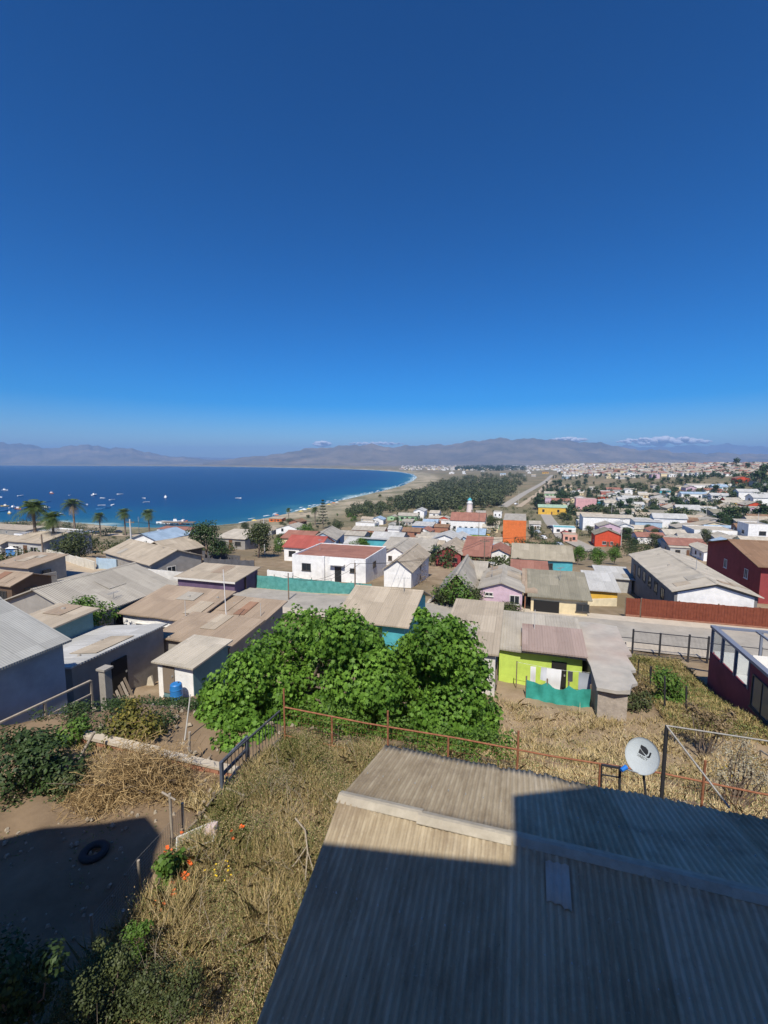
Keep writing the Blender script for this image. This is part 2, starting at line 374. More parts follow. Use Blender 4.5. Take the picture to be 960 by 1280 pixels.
mountains('mountains', [(255,576),(290,572.5),(325,569),(352,565),(378,560.5),(398,557.5),(412,556),(440,556),(470,557),(500,557.5),(520,556),(545,554.5),(575,552),(600,551),(622,548),(645,546.8),(668,548.5),(690,547.5),(712,549),(735,553),(765,557),(790,560.5),(830,562),(880,565),(960,566.5),(1100,567)], 5200, 9800, HM, 9)
mountains('mountains', [(690,572),(740,562),(775,557.5),(800,557),(830,558.5),(850,556.5),(885,555),(905,554.5),(930,557.5),(960,557),(1010,559),(1120,561)], 14500, 17500, HM, 21)
mountains('mountains', [(130,575),(200,571.5),(260,571),(320,571.5),(380,573)], 15000, 17500, HM, 33)
# ================================================================ haze and clouds
hz = MB(); hz.box(-17000, 19000, -400, 18500, -12, 640)
m = bpy.data.materials.new('haze_air'); m.use_nodes = True; nt = m.node_tree; nt.nodes.remove(nt.nodes['Principled BSDF'])
pv = nt.nodes.new('ShaderNodeVolumePrincipled'); pv.inputs['Color'].default_value = (.33, .58, 1, 1); pv.inputs['Density'].default_value = 1.1e-4
pv.inputs['Density Attribute'].default_value = ''; pv.inputs['Anisotropy'].default_value = 0.0
nt.links.new(pv.outputs[0], nt.nodes['Material Output'].inputs['Volume'])
tag(hz.build('haze', m), kind='stuff', label='thin blue sea haze over the bay and hills', cat='haze')
CLOUDM = plain('cloud_white', (.85, .86, .88), 1, 0, 0); nt = CLOUDM.node_tree; tr_ = nt.nodes.new('ShaderNodeBsdfTransparent'); tl_ = nt.nodes.new('ShaderNodeBsdfTranslucent'); mx1 = nt.nodes.new('ShaderNodeMixShader'); mx2 = nt.nodes.new('ShaderNodeMixShader'); mx1.inputs[0].default_value = .15; mx2.inputs[0].default_value = .22
nt.links.new(nt.nodes['Principled BSDF'].outputs[0], mx1.inputs[1]); nt.links.new(tl_.outputs[0], mx1.inputs[2]); nt.links.new(mx1.outputs[0], mx2.inputs[1]); nt.links.new(tr_.outputs[0], mx2.inputs[2]); nt.links.new(mx2.outputs[0], nt.nodes['Material Output'].inputs['Surface'])
def cloud(px, py, wpx, hpx, seed, label):
    rg = np.random.default_rng(seed); D = 26000.0; c = at_y(px, py, D); sx, sz = wpx*D/FPX/2, hpx*D/FPX/2
    o = thing('cloud', label, 'cloud', tuple(c)); mbv = []; mbf = []
    for k in range(95):
        t = rg.uniform(-1, 1); hgt = (1-t*t)**.7
        cx, cz = t*sx, rg.uniform(-.5, .55)*sz*hgt; r = sz*rg.uniform(.28, .6)*(.3+.7*hgt)
        nu, nv = 12, 7
        U, Vv = np.meshgrid(np.linspace(0, 2*np.pi, nu), np.linspace(0, np.pi, nv), indexing='ij')
        d = np.stack([np.cos(U)*np.sin(Vv), np.sin(U)*np.sin(Vv), np.cos(Vv)], -1)
        ro = r*(1+.12*np.sin(d[..., 0]*5+k)*np.sin(d[..., 2]*6+2*k))[..., None]
        q = d*ro*np.array([1.5, 1.2, .8])+np.array([cx, rg.uniform(-1, 1)*sz, cz])
        mbf.append(grid_faces(nu, nv)+sum(len(x) for x in mbv)); mbv.append(q.reshape(-1, 3))
    ob = npmesh('cloud', np.concatenate(mbv), np.concatenate(mbf), CLOUDM, smooth=True)
    ob.location = tuple(c); bpy.data.objects.remove(o); tag(ob, label, 'cloud', 'clouds over the hills')
cloud(403, 555, 22, 9, 1, 'smallest white cloud peeking over the hills above the beach')
cloud(470, 554.5, 70, 6, 2, 'thin low cloud strip resting behind the central hills')
cloud(712, 549.5, 44, 9, 3, 'white cloud just right of the highest hill crest')
cloud(830, 552, 110, 15, 4, 'widest pale cloud bank over the distant blue range')
# ================================================================ streets
def ribbon(name, pts, w, mt, dz=.05, kind='structure', step=2.0, thick=0.0):
    P = [np.array(q[:2], float) for q in pts]; S = []
    for i in range(len(P)-1):
        L = np.linalg.norm(P[i+1]-P[i]); n = max(1, int(L/step))
        S += [P[i]+(P[i+1]-P[i])*k/n for k in range(n)]
    S.append(P[-1]); S = np.array(S); T = np.gradient(S, axis=0); T /= np.linalg.norm(T, axis=1)[:, None]; N = np.stack([-T[:, 1], T[:, 0]], 1)
    nc = 7; cols = [S+N*w*(k/(nc-1)-.5) for k in range(nc)]
    XY = np.stack(cols, 1); Zr = gz(XY[..., 0].ravel(), XY[..., 1].ravel()).reshape(XY.shape[:2]).max(1)[:, None].repeat(nc, 1)+dz
    Vr = np.concatenate([XY, Zr[..., None]], -1).reshape(-1, 3); Fr = grid_faces(len(S), nc)[:, ::-1]
    o = npmesh(name, Vr, Fr, mt, smooth=False)
    return tag(o, kind=kind)
ASPH = mat('worn_asphalt', (.31, .285, .245), .95, .12, .9, (.38, .35, .30), .3, stain=.5, stainc=(.42, .36, .28))
DIRT = mat('dirt_road', (.40, .32, .225), .95, .12, .5, stain=.4, stainc=(.27, .22, .16))
PAVE = mat('concrete_pavement', (.47, .41, .325), .9, .12, 1.2, stain=.35, stainc=(.34, .28, .21))
ribbon('street', [G(-75, 41.8), G(60, 41.8)], 5.4, ASPH, .06)
ribbon('pavement', [G(-9, 45.3), G(60, 45.3)], 1.5, PAVE, .17)
ribbon('pavement', [G(-26, 38.2), G(60, 38.2)], 1.7, PAVE, .12)
ribbon('verge', [G(-60, 45.4), G(-13, 45.4)], 1.7, DIRT, .06)
ribbon('road', [hit(745, 690)[:2], hit(705, 672)[:2], hit(690, 655)[:2], hit(680, 640)[:2]], 7, ASPH, .1)
ribbon('avenue', [hit(628, 634)[:2], hit(655, 617)[:2], hit(675, 606)[:2], hit(684, 600)[:2], hit(690, 594)[:2]], 8, ASPH, .25, step=12)
ribbon('avenue', [hit(648, 634)[:2], hit(672, 617)[:2], hit(683, 606)[:2], hit(689, 600)[:2]], 5, DIRT, .25, step=12)
ribbon('road', [hit(-60, 722)[:2], hit(20, 712)[:2], hit(70, 704)[:2], hit(110, 708)[:2], hit(140,722)[:2]], 7, DIRT, .1)
ribbon('road', [hit(60, 672)[:2], hit(130, 668)[:2], hit(230, 672)[:2], hit(330, 668)[:2]], 8, DIRT, .15)
# ================================================================ materials of the town
R_GREY = ('fibre_cement_grey', (.38, .345, .285), (.47, .43, .355)); R_TAN = ('fibre_cement_tan', (.40, .335, .25), (.49, .42, .32))
R_BROWN = ('fibre_cement_brown', (.34, .26, .185), (.42, .33, .24)); R_RED = ('roof_red_brown', (.30, .14, .10), (.36, .18, .13))
R_ZINC = ('zinc_sheet', (.45, .445, .42), (.54, .535, .51)); R_OLIVE = ('roof_olive_grey', (.25, .23, .17), (.32, .29, .22))
R_BEIGE = ('roof_beige', (.47, .42, .335), (.55, .49, .40)); R_BLUE = ('roof_pale_blue', (.30, .40, .50), (.38, .47, .57)); R_CHOC = ('roof_brown_sheet', (.24, .145, .085), (.30, .19, .12))
def RF(r, axis): return roofmat(r[0], r[1], r[2], axis, pitch=.09 if 'fine' in r[0] else .17, wear=.5)
NEAR = [False]
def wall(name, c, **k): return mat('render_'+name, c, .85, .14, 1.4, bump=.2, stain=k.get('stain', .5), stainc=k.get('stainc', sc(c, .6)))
WHITE = wall('white', (.78, .77, .74)); CREAM = wall('cream', (.70, .58, .36)); YELLOW = wall('yellow', (.66, .40, .06)); PINK = wall('pink', (.55, .40, .46))
TURQ = wall('turquoise', (.08, .37, .43)); LIME = wall('lime', (.46, .60, .11)); ORANGE = wall('orange', (.66, .17, .045)); REDO = wall('red_orange', (.55, .075, .03))
MAROON = wall('maroon', (.30, .058, .07)); BLUEG = wall('blue_grey', (.33, .37, .42)); CONC = wall('raw_concrete', (.30, .28, .25)); DBROWN = wall('dark_timber', (.13, .085, .055))
LBLUE = wall('pale_blue', (.36, .47, .56)); GREYW = wall('grey', (.42, .41, .38)); BRICKC = mat('brick_wall', (.34, .16, .10), .9, .2, 4, stain=.3); PURP = wall('purple', (.12, .08, .14)); WINE = wall('wine', (.26, .05, .05))
BLUE = wall('blue', (.07, .20, .42)); GREEN = wall('pale_green', (.32, .50, .28))
GLASS = plain('dark_glass', (.02, .025, .03), .08, 0, .6); FRAMEW = plain('white_frame', (.75, .75, .73), .5); FRAMED = plain('dark_frame', (.06, .055, .05), .5); DOORB = plain('brown_door', (.14, .07, .035), .6)
DARK = plain('opening_shade', (.012, .011, .01), .9); TRIM = mat('painted_timber', (.62, .60, .55), .7, .1, 3, stain=.2); TRIMD = mat('weathered_timber', (.20, .16, .12), .85, .2, 3)  # DARK: near-black colour painting the shade inside openings
STEEL = plain('galvanised_steel', (.45, .46, .46), .45, .6); POLEC = mat('pole_concrete', (.50, .49, .46), .85, .08, 2, stain=.15); POLEW = mat('pole_timber', (.20, .15, .11), .9, .2, 3)
HOUSES = []
def frect(face, w, d, u0, u1, z0, z1, e0, e1):
    if face == 'f': return (u0, u1, -e1, -e0, z0, z1)
    if face == 'b': return (u0, u1, d+e0, d+e1, z0, z1)
    if face == 'l': return (-e1, -e0, u0, u1, z0, z1)
    return (w+e0, w+e1, u0, u1, z0, z1)
def window(root, face, w, d, u, z, ww, hh, fm=None, gm_=None, bars=1, name='window'):
    t = .06; mb = MB()
    for a0, a1, b0, b1 in ((u, u+ww, z, z+t), (u, u+ww, z+hh-t, z+hh), (u, u+t, z+t, z+hh-t), (u+ww-t, u+ww, z+t, z+hh-t)):
        mb.box(*frect(face, w, d, a0, a1, b0, b1, .004, .07))
    for k in range(bars):
        c = u+ww*(k+1)/(bars+1); mb.box(*frect(face, w, d, c-.025, c+.025, z+t+.002, z+hh-t-.002, .02, .06))
    mb.box(*frect(face, w, d, u-.06, u+ww+.06, z-.07, z-.004, .004, .11))
    o = mb.build(name, fm or FRAMEW, root)
    g = MB(); g.box(*frect(face, w, d, u+t+.003, u+ww-t-.003, z+t+.003, z+hh-t-.003, .006, .03)); g.build('pane', gm_ or GLASS, o)
    return o
def door(root, face, w, d, u, ww=.9, hh=2.05, m=None, name='door', z=0.0, handle=True):
    mb = MB(); mb.box(*frect(face, w, d, u, u+ww, z, z+hh, .004, .05)); o = mb.build(name, m or DOORB, root)
    if handle:
        h = MB(); h.box(*frect(face, w, d, u+ww-.14, u+ww-.06, z+.95, z+1.05, .052, .10)); h.build('handle', STEEL, o)
    return o
PATCH, STONE = [], []
R_RUST = ('rusty_sheet', (.27, .15, .095), (.36, .22, .14))
def roof_mesh(w, d, h, kind, rise, ov, r, root, name='roof', t=.09, x0=0.0, y0=0.0, ridge=None):
    PATCH.clear(); STONE.clear(); mb = MB(); X0, X1, Y0, Y1 = x0-ov, x0+w+ov, y0-ov, y0+d+ov
    def slab(c, nx, ny):
        """c: 4 corners; a sheet roof, slightly uneven so eaves are not ruler straight"""
        c = [np.array(q, float) for q in c]; rg = np.random.default_rng(int(abs(w*97+d*31+h*7)*10)); vs = []
        J = rg.normal(0, .012, (nx+1, ny+1)); E = rg.normal(0, .022, nx+1)
        for i in range(nx+1):
            for j in range(ny+1):
                a, b = i/nx, j/ny; b2 = b+(E[i] if j == 0 else 0)/max(1, np.linalg.norm(c[3]-c[0]))
                q = (c[0]*(1-a)+c[1]*a)*(1-b2)+(c[3]*(1-a)+c[2]*a)*b2; vs.append(q+np.array([0, 0, J[i, j]]))
        n = len(vs); top = [tuple(q) for q in vs]; bot = [(q[0], q[1], q[2]-t) for q in vs]; fs = []
        for i in range(nx):
            for j in range(ny):
                a = i*(ny+1)+j; fs.append((a, a+ny+1, a+ny+2, a+1)); fs.append((n+a, n+a+1, n+a+ny+2, n+a+ny+1))
        for i in range(nx):
            a = i*(ny+1); fs.append((a, n+a, n+a+ny+1, a+ny+1)); a += ny; fs.append((a, a+ny+1, n+a+ny+1, n+a))
        for j in range(ny):
            a = j; fs.append((a, a+1, n+a+1, n+a)); a = nx*(ny+1)+j; fs.append((a, n+a, n+a+1, a+1))
        mb.add(top+bot, fs)
        if NEAR[0]:
            W_ = np.linalg.norm(c[1]-c[0]); D_ = np.linalg.norm(c[3]-c[0])
            for _ in range(int(rg.integers(0, 3))):
                pw, pd = rg.uniform(.7, 1.9)/W_, rg.uniform(1.0, 2.6)/D_; a0, b0 = rg.uniform(0, max(.02, 1-pw)), rg.uniform(0, max(.02, 1-pd)); B4 = lambda a, b, e: tuple((c[0]*(1-a)+c[1]*a)*(1-b)+(c[3]*(1-a)+c[2]*a)*b+np.array([0, 0, e]))
                q4 = [(a0, b0), (min(1, a0+pw), b0+.01), (min(1, a0+pw)-.01, min(1, b0+pd)), (a0+.005, min(1, b0+pd))]
                PATCH.append(([B4(a, b, .03) for a, b in q4], [B4(a, b, .045) for a, b in q4]))
            for _ in range(int(rg.integers(0, 3))):
                a0, b0 = rg.uniform(.04, .96), rg.uniform(.04, .96); q = (c[0]*(1-a0)+c[1]*a0)*(1-b0)+(c[3]*(1-a0)+c[2]*a0)*b0; STONE.append((q, rg.uniform(.07, .15)))
    nx, ny = max(2, int(w/1.0)), max(2, int(d/1.2))
    e = h+t+.01
    if kind == 'shed':     # rises towards the back
        k = rise/d; slab([(X0, Y0, e-ov*k), (X1, Y0, e-ov*k), (X1, Y1, e+rise+ov*k), (X0, Y1, e+rise+ov*k)], nx, 3); ax = 'X'
    elif kind == 'shedx':  # rises to the right (negative: to the left)
        k = rise/w; slab([(X0, Y0, e-ov*k), (X1, Y0, e+rise+ov*k), (X1, Y1, e+rise+ov*k), (X0, Y1, e-ov*k)], nx, ny); ax = 'Y'
    elif kind == 'gx':     # ridge parallel to the front
        f = .5 if ridge is None else ridge; dm = y0+d*f; k1 = rise/(d*f); k2 = rise/(d*(1-f))
        slab([(X0, Y0, e-ov*k1), (X1, Y0, e-ov*k1), (X1, dm, e+rise), (X0, dm, e+rise)], nx, 2)
        slab([(X0, dm+.002, e+rise), (X1, dm+.002, e+rise), (X1, Y1, e-ov*k2), (X0, Y1, e-ov*k2)], nx, 2); ax = 'X'
    elif kind == 'gy':     # gable towards the street
        f = .5 if ridge is None else ridge; wm = x0+w*f; k1 = rise/(w*f); k2 = rise/(w*(1-f))
        slab([(X0, Y0, e-ov*k1), (wm, Y0, e+rise), (wm, Y1, e+rise), (X0, Y1, e-ov*k1)], 2, ny)
        slab([(wm+.002, Y0, e+rise), (X1, Y0, e-ov*k2), (X1, Y1, e-ov*k2), (wm+.002, Y1, e+rise)], 2, ny); ax = 'Y'
    else:                  # flat deck inside a low parapet
        slab([(x0+.16, y0+.16, h-.25), (x0+w-.16, y0+.16, h-.25), (x0+w-.16, y0+d-.16, h-.25+rise), (x0+.16, y0+d-.16, h-.25+rise)], nx, ny); ax = 'Y'
    rm = r if not isinstance(r, tuple) else RF(r, ax)
    o = mb.build(name, rm, root)
    if NEAR[0] and PATCH:
        PM = [RF(R_TAN, ax), RF(R_ZINC, ax) if rm.name.startswith(('fibre_cement_grey', 'zinc')) else RF(R_TAN, ax), RF(R_BROWN, ax), RF(R_GREY, ax), RF(R_RUST, ax) if len(PATCH) > 1 and rm.name.startswith('fibre_cement_brown') else RF(R_TAN, ax)]
        for i, (lo_, hi_) in enumerate(PATCH): pm = MB(); pm.hexa(lo_, hi_); pm.build('patch_sheet', PM[int(abs(w*13+d*7+i*3)) % 5], o)
        pm = MB()
        for q, s_ in STONE: pm.hexa([(q[0]-s_, q[1]-s_*.7, q[2]-.02), (q[0]+s_, q[1]-s_*.6, q[2]-.02), (q[0]+s_*.8, q[1]+s_*.7, q[2]-.02), (q[0]-s_*.9, q[1]+s_*.6, q[2]-.02)], [(q[0]-s_*.6, q[1]-s_*.4, q[2]+s_), (q[0]+s_*.5, q[1]-s_*.5, q[2]+s_*.9), (q[0]+s_*.6, q[1]+s_*.4, q[2]+s_), (q[0]-s_*.5, q[1]+s_*.4, q[2]+s_*.8)])
        if STONE: tag(pm.build('weight_stones', CONC, o), kind='stuff')
    if kind in ('gx', 'gy'):
        c = MB()
        if kind == 'gx': c.hexa([(X0, dm-.16, e+rise-.03), (X1, dm-.16, e+rise-.03), (X1, dm+.16, e+rise-.03), (X0, dm+.16, e+rise-.03)], [(X0, dm-.03, e+rise+.05), (X1, dm-.03, e+rise+.05), (X1, dm+.03, e+rise+.05), (X0, dm+.03, e+rise+.05)])
        else: c.hexa([(wm-.16, Y0, e+rise-.03), (wm+.16, Y0, e+rise-.03), (wm+.16, Y1, e+rise-.03), (wm-.16, Y1, e+rise-.03)], [(wm-.03, Y0, e+rise+.05), (wm+.03, Y0, e+rise+.05), (wm+.03, Y1, e+rise+.05), (wm-.03, Y1, e+rise+.05)])
        c.build('ridge_cap', rm, o)
    return o
def walls_mesh(w, d, h, kind, rise, m, root, skirt=1.6, ridge=None, parapet=.0):
    mb = MB(); f = .5 if ridge is None else ridge
    if kind == 'flat':
        t = .15
        mb.box(0, w, 0, t, -skirt, h); mb.box(0, w, d-t, d, -skirt, h); mb.box(0, t, t+.001, d-t-.001, -skirt, h); mb.box(w-t, w, t+.001, d-t-.001, -skirt, h)
    elif kind == 'shed': mb.hexa([(0,0,-skirt),(w,0,-skirt),(w,d,-skirt),(0,d,-skirt)], [(0,0,h),(w,0,h),(w,d,h+rise),(0,d,h+rise)])
    elif kind == 'shedx': mb.hexa([(0,0,-skirt),(w,0,-skirt),(w,d,-skirt),(0,d,-skirt)], [(0,0,h),(w,0,h+rise),(w,d,h+rise),(0,d,h)])
    elif kind == 'gx':
        q = [(-skirt, 0), (-skirt, d), (h, d), (h+rise, d*f), (h, 0)]
        mb.hexa([(0, y, z) for z, y in q], [(w, y, z) for z, y in q])
    else:
        q = [(0, -skirt), (w, -skirt), (w, h), (w*f, h+rise), (0, h)]
        mb.hexa([(x, d, z) for x, z in q], [(x, 0, z) for x, z in q])
    return mb.build('wall', m, root)
def house_ab(label, a, b, w, d, zb, h, roof, rise, wm, rm, ov=.3, wins=None, doors=None, name='house', cat='house', skirt=1.6, az=0.0, ridge=None, group=None, fascia=None):
    root = thing(name, label, cat, G(a, b, zb), -GA+math.radians(az), group)
    NEAR[0] = b < 75 and roof != 'flat'; walls_mesh(w, d, h, roof, rise, wm, root, skirt, ridge); roof_mesh(w, d, h, roof, rise, ov, rm, root, ridge=ridge); NEAR[0] = False
    if fascia is not None and roof == 'shed':
        mb = MB(); k = rise/d; mb.box(-ov, w+ov, -ov-.035, -ov-.003, h-ov*k-.12, h-ov*k+.09); mb.build('fascia', fascia, root)
    FMS = [FRAMEW, FRAMED, TRIMD, FRAMED, TRIM]; fmk = FMS[int(abs(a*7+b*3)) % 5]
    if wins is None: wins = [('f', w*.14, h*.36, min(1.5, w*.2), h*.36), ('f', w*.66, h*.36, min(1.5, w*.2), h*.36), ('r', d*.3, h*.36, 1.2, h*.36), ('l', d*.4, h*.36, 1.2, h*.36)]
    if doors is None: doors = [('f', w*.45)] if w > 4 else []
    for x in wins: window(root, x[0], w, d, *x[1:5], *(x[5:] if len(x) > 5 else (fmk,)))
    for x in doors: door(root, x[0], w, d, *x[1:])
    HOUSES.append((a+w/2, b+d/2, math.hypot(w, d)/2)); root['dim'] = (w, d, h); return root
def solve_w(P, xr, az=0.0):
    t = math.radians(-17+az); tx, ty = math.cos(t), math.sin(t); dep0 = P[1]*CT-(P[2]-CH)*ST; k = (xr-480)
    return (k*dep0-FPX*P[0])/(FPX*tx-k*ty*CT)
def house(label, el, xr, h, d, roof, rise, wm, rm, z=None, w=None, by=None, **kw):
    """front-left eave corner seen at el, front-right eave corner in column xr"""
    P = at_z(el[0], el[1], z+h) if z is not None else hit(el[0], el[1], h)
    if by is not None:
        Q = hit(el[0], by); P = at_y(el[0], el[1], Q[1]); h = P[2]-Q[2]
    if w is None: w = solve_w(P, xr, kw.get('az', 0.0))
    w = max(w, 1.5); a, b = ab(P); return house_ab(label, a, b, w, d, P[2]-h, h, roof, rise, wm, rm, **kw)
# ================================================================ left slope
house_ab('blue grey walled house with grey sheet roof at the left edge beside an iron railing', -24.7, 2.0, 7.4, 10.7, 35.3, 2.6, 'gy', 1.3, BLUEG, ('fine_grey_sheet', (.33, .33, .31), (.40, .40, .375)), wins=[('r', 3.4, .5, 1.5, 1.1)], doors=[], ov=.22)
house_ab('low shed with pale grey roof and shaded block wall above leaning planks', -27.2, 15.9, 6.0, 6.0, 32.2, 1.75, 'shedx', .85, CONC, R_ZINC, wins=[], doors=[('r', 2.2, 1.0, 1.9, DARK)], name='shed', cat='shed', ov=.2)
house_ab('long grey barn roofed building with dark shaded flank behind the bushy tree', -38.9, 23.5, 9.2, 8.7, 31.0, 3.0, 'gy', 1.6, CONC, R_GREY, wins=[('r', 2.4, 1.3, 1.3, 1.0)], doors=[], ov=.3)
house_ab('small tan roofed lean-to with teal wall against the long grey building', -29.3, 18.0, 3.0, 3.4, 32.6, 2.6, 'shed', .25, wall('grey_teal', (.12, .22, .24)), R_TAN, wins=[], doors=[], name='lean_to', cat='shed')
house_ab('brown roofed house with white front wall, left half of the stepped roof pair', -28.9, 26.0, 6.4, 4.6, 31.0, 2.55, 'shed', .75, WHITE, R_BROWN, wins=[('f', 1.2, .9, 1.4, 1.0), ('f', 3.6, .9, 1.4, 1.0)], doors=[])
house_ab('brown roofed house carrying a white antenna mast beside the fig tree', -22.3, 26.3, 4.6, 4.2, 31.2, 2.15, 'shed', .6, CONC, R_BROWN, wins=[], doors=[('f', 1.6)])
hut = house_ab('low hut with beige roof, white door wall and teal side by the blue barrel', -18.4, 18.5, 2.3, 2.9, 32.7, 1.65, 'shed', .2, wall('grey_teal', (.12, .22, .24)), R_BEIGE, wins=[], doors=[('f', .35, .75, 1.55, plain('grey_plank_door', (.2, .16, .12), .8))], name='hut', cat='hut', ov=.22)
mb = MB(); mb.box(.02, .33, -.022, -.003, -.6, 1.6); mb.box(1.12, 2.28, -.022, -.003, -.6, 1.6); mb.build('white_panel', WHITE, hut)
house_ab('brown roofed store attached between the white hut and the antenna house', -22.0, 22.2, 5.4, 3.4, 31.6, 2.3, 'shed', .35, CONC, R_BROWN, wins=[], doors=[], name='shed', cat='shed', ov=.25)
# ================================================================ around the fig trees
house_ab('house with wide tan roof and turquoise front wall behind the fig trees', -12.7, 30.2, 5.0, 7.4, 31.0, 2.4, 'gx', 1.15, TURQ, R_TAN, wins=[('f', 2, .9, 1.3, 1.1)], doors=[], ov=.45, ridge=.62)
house_ab('narrow whitewashed house with patched tan roof right of the fig trees', -3.9, 23.3, 2.9, 7.2, 32.2, 2.75, 'shed', .5, wall('dirty_white', (.60, .57, .52)), R_TAN, wins=[('r', .6, .9, .9, 1.2)], doors=[], ov=.18)
hl = house_ab('bright lime green house with a washing line and rusty purple roof', -.9, 26.2, 4.5, 4.8, 32.0, 2.15, 'shed', .55, LIME, R_GREY, wins=[], doors=[('f', 2.9, .8, 1.75, DARK)], ov=.25)
mb = MB(); mb.hexa([(1.25, -.55, 2.36), (4.7, -.55, 2.36), (4.7, 2.3, 2.89), (1.25, 2.3, 2.89)], [(1.25, -.55, 2.45), (4.7, -.55, 2.45), (4.7, 2.3, 2.98), (1.25, 2.3, 2.98)])
mb.build('porch_roof', roofmat('rusty_purple_sheet', (.33, .25, .215), (.41, .33, .29), 'X', .15, .8, (.19, .11, .085)), hl)
CR = mat('patched_concrete', (.37, .35, .31), .95, .16, .8, (.47, .43, .37), .6, stain=.45, stainc=(.36, .24, .19))
sl_ = thing('ruined_house', 'roofless half ruined building capped by a cracked patched concrete slab', 'ruined house', G(3.75, 22.6, 31.8), -GA)
rgs = np.random.default_rng(4); mb = MB(); ol = [(.05, 0), (.9, -.1), (1.5, .05), (1.75, .8), (2.05, 1.1), (2.0, 2.4), (2.3, 2.6), (2.2, 4.4), (2.55, 4.7), (2.5, 7.2), (2.6, 9.2), (1.0, 9.4), (-.2, 9.2), (-.1, 5), (.1, 2.5)]
mb.hexa([(x, y, 2.28) for x, y in ol], [(x, y, 2.45+.03*rgs.normal()) for x, y in ol]); mb.build('roof_slab', CR, sl_)
mb = MB(); mb.box(.15, 1.45, .2, 9.0, -1.5, 2.27); mb.build('wall', mat('rubble_wall', (.36, .31, .26), .95, .25, 3, bump=.6), sl_)
# maroon house, lower right
bb = thing('modern_house', 'maroon flat roofed modern house with glazed roof terrace at the right edge', 'house', G(11.6, 14.0, 31.5), -GA); w, d, h = 10.0, 17.6, 3.3
mb = MB(); t = .18
mb.box(0, t, 0, 12.6, -2, h); mb.box(0, t, 12.602, d, -2, 1.75); mb.box(t+.002, w, 0, t, -2, h); mb.box(t+.002, w, d-t, d, -2, 1.75); mb.box(w-t, w, t+.002, d-t-.002, -2, h)
mb.build('wall', MAROON, bb)
mb = MB(); mb.box(t+.005, w-t-.005, t+.005, 12.4, h-.35, h-.2); ro = mb.build('roof', mat('roof_screed', (.46, .44, .40), .9, .15, 1.0, stain=.4), bb)
mb = MB(); mb.box(t+.005, w-t-.005, 12.42, d-t-.005, .4, .6); mb.box(t+.003, w-t-.003, d-t-.02, d-t-.004, .61, 1.9); mb.box(t+.003, t+.02, 12.62, d-t-.03, .61, 1.74); mb.box(w-t-.02, w-t-.003, 12.62, d-t-.03, .61, 3.2); mb.build('terrace_floor', mat('terrace_white', (.66, .65, .62), .8, .1, 1), bb)
mb = MB(); BG = plain('grey_blue_steel', (.20, .22, .27), .5, .2)
mb.box(-.06, .24, -.1, d+.06, h+.004, h+.16); mb.box(.244, w+.06, d-.16, d+.06, h+.004, h+.13)
for y in (12.7, 14.3, 16.0, d-.1): mb.box(0, .14, y, y+.12, 1.754, h+.002)
for x in (2.2, 4.4, 6.6, 8.8): mb.box(x, x+.10, 12.5, d-.2, h+.02, h+.12)
for x in (2.5, 5, 7.5, 9.8): mb.box(x, x+.12, d-.14, d-.02, 1.754, h+.002)
mb.build('pergola_frame', BG, bb)
mb = MB(); mb.box(.05, .08, 12.83, 14.28, 1.76, h-.02); mb.box(.05, .08, 14.43, 15.98, 1.76, h-.02); mb.box(.05, .08, 16.13, d-.12, 1.76, h-.02)
mg, nt, p = _new('terrace_glass'); p.inputs['Base Color'].default_value = (.75, .8, .82, 1); p.inputs['Roughness'].default_value = .05; p.inputs['Transmission Weight'].default_value = .9; p.inputs['IOR'].default_value = 1.02
mb.build('glass_panel', mg, bb)
for y, ww in ((10.3, 1.9), (6.4, 2.2), (2.5, 2.0)): window(bb, 'l', w, d, y, 1.15, ww, 1.7, FRAMED, plain('blue_glass', (.10, .13, .16), .12, 0, .6), 1)
for i, (y, x) in enumerate(((9.5, 2.0), (7.2, 3.2), (4.5, 1.6), (3.4, 4.4))):
    mb = MB(); mb.box(x, x+.25, y, y+.3, h-.2, h+.05+.05*i); mb.tube((x+.12, y+.15, h), (x+.12, y+.15, h+.45), .05); tag(mb.build('roof_vent', BRICKC), ['reddish vent stub farthest along the maroon house roof', 'low reddish vent stub on the maroon house roof beside a window', 'short vent stub on the maroon house roof near its parapet', 'tallest vent stub on the maroon house roof'][i], 'vent').matrix_world = Matrix.Translation(G(11.6, 14.0, 31.5)) @ Matrix.Rotation(-GA, 4, 'Z')
# ================================================================ far side of the street
aw = house('brown timber A-frame house half hidden by a flowering bush', (541, 749), 601, .5, 9.0, 'gy', 2.9, DBROWN, R_GREY, wins=[], doors=[], ov=.4, name='a_frame_house')
window(aw, 'f', 5, 9, 2.1, 1.0, .9, 1.0, FRAMEW, GLASS, 1)
house('pale pink bungalow with a low white edged gable and grey roof', (600, 735), 653, 2.1, 8, 'gy', .7, PINK, R_GREY, wins=[('f', .5, 1.35, .8, .4), ('f', 2.9, .7, .95, .95)], doors=[], ov=.25)
hh = house('cream house with a grey ribbed roof and a dark open garage', (664, 744), 735, 1.75, 5.6, 'shed', 1.1, CREAM, R_OLIVE, wins=[('f', 4.1, .55, 1.15, .75, FRAMED)], doors=[], ov=.35)
mb = MB(); mb.box(*frect('f', 6, 8, .25, 2.6, .02, 1.3, .004, .03)); mb.build('garage_shade_sheet', DARK, hh)  # flat near-black sheet standing for the shade inside the garage
house('ochre yellow walled house under a pale grey sheet roof next to the brown fence', (736, 737), 772, 1.5, 5.0, 'shed', .85, YELLOW, R_ZINC, wins=[], doors=[], ov=.3)
house_ab('rust red brick gate house squeezed between pink bungalow and cream house', *ab(hit(656, 742, 1.7)), .9, 5.5, 30.3, 1.9, 'shed', .9, BRICKC, R_BROWN, wins=[], doors=[('f', .1, .6, 1.6, DARK)])
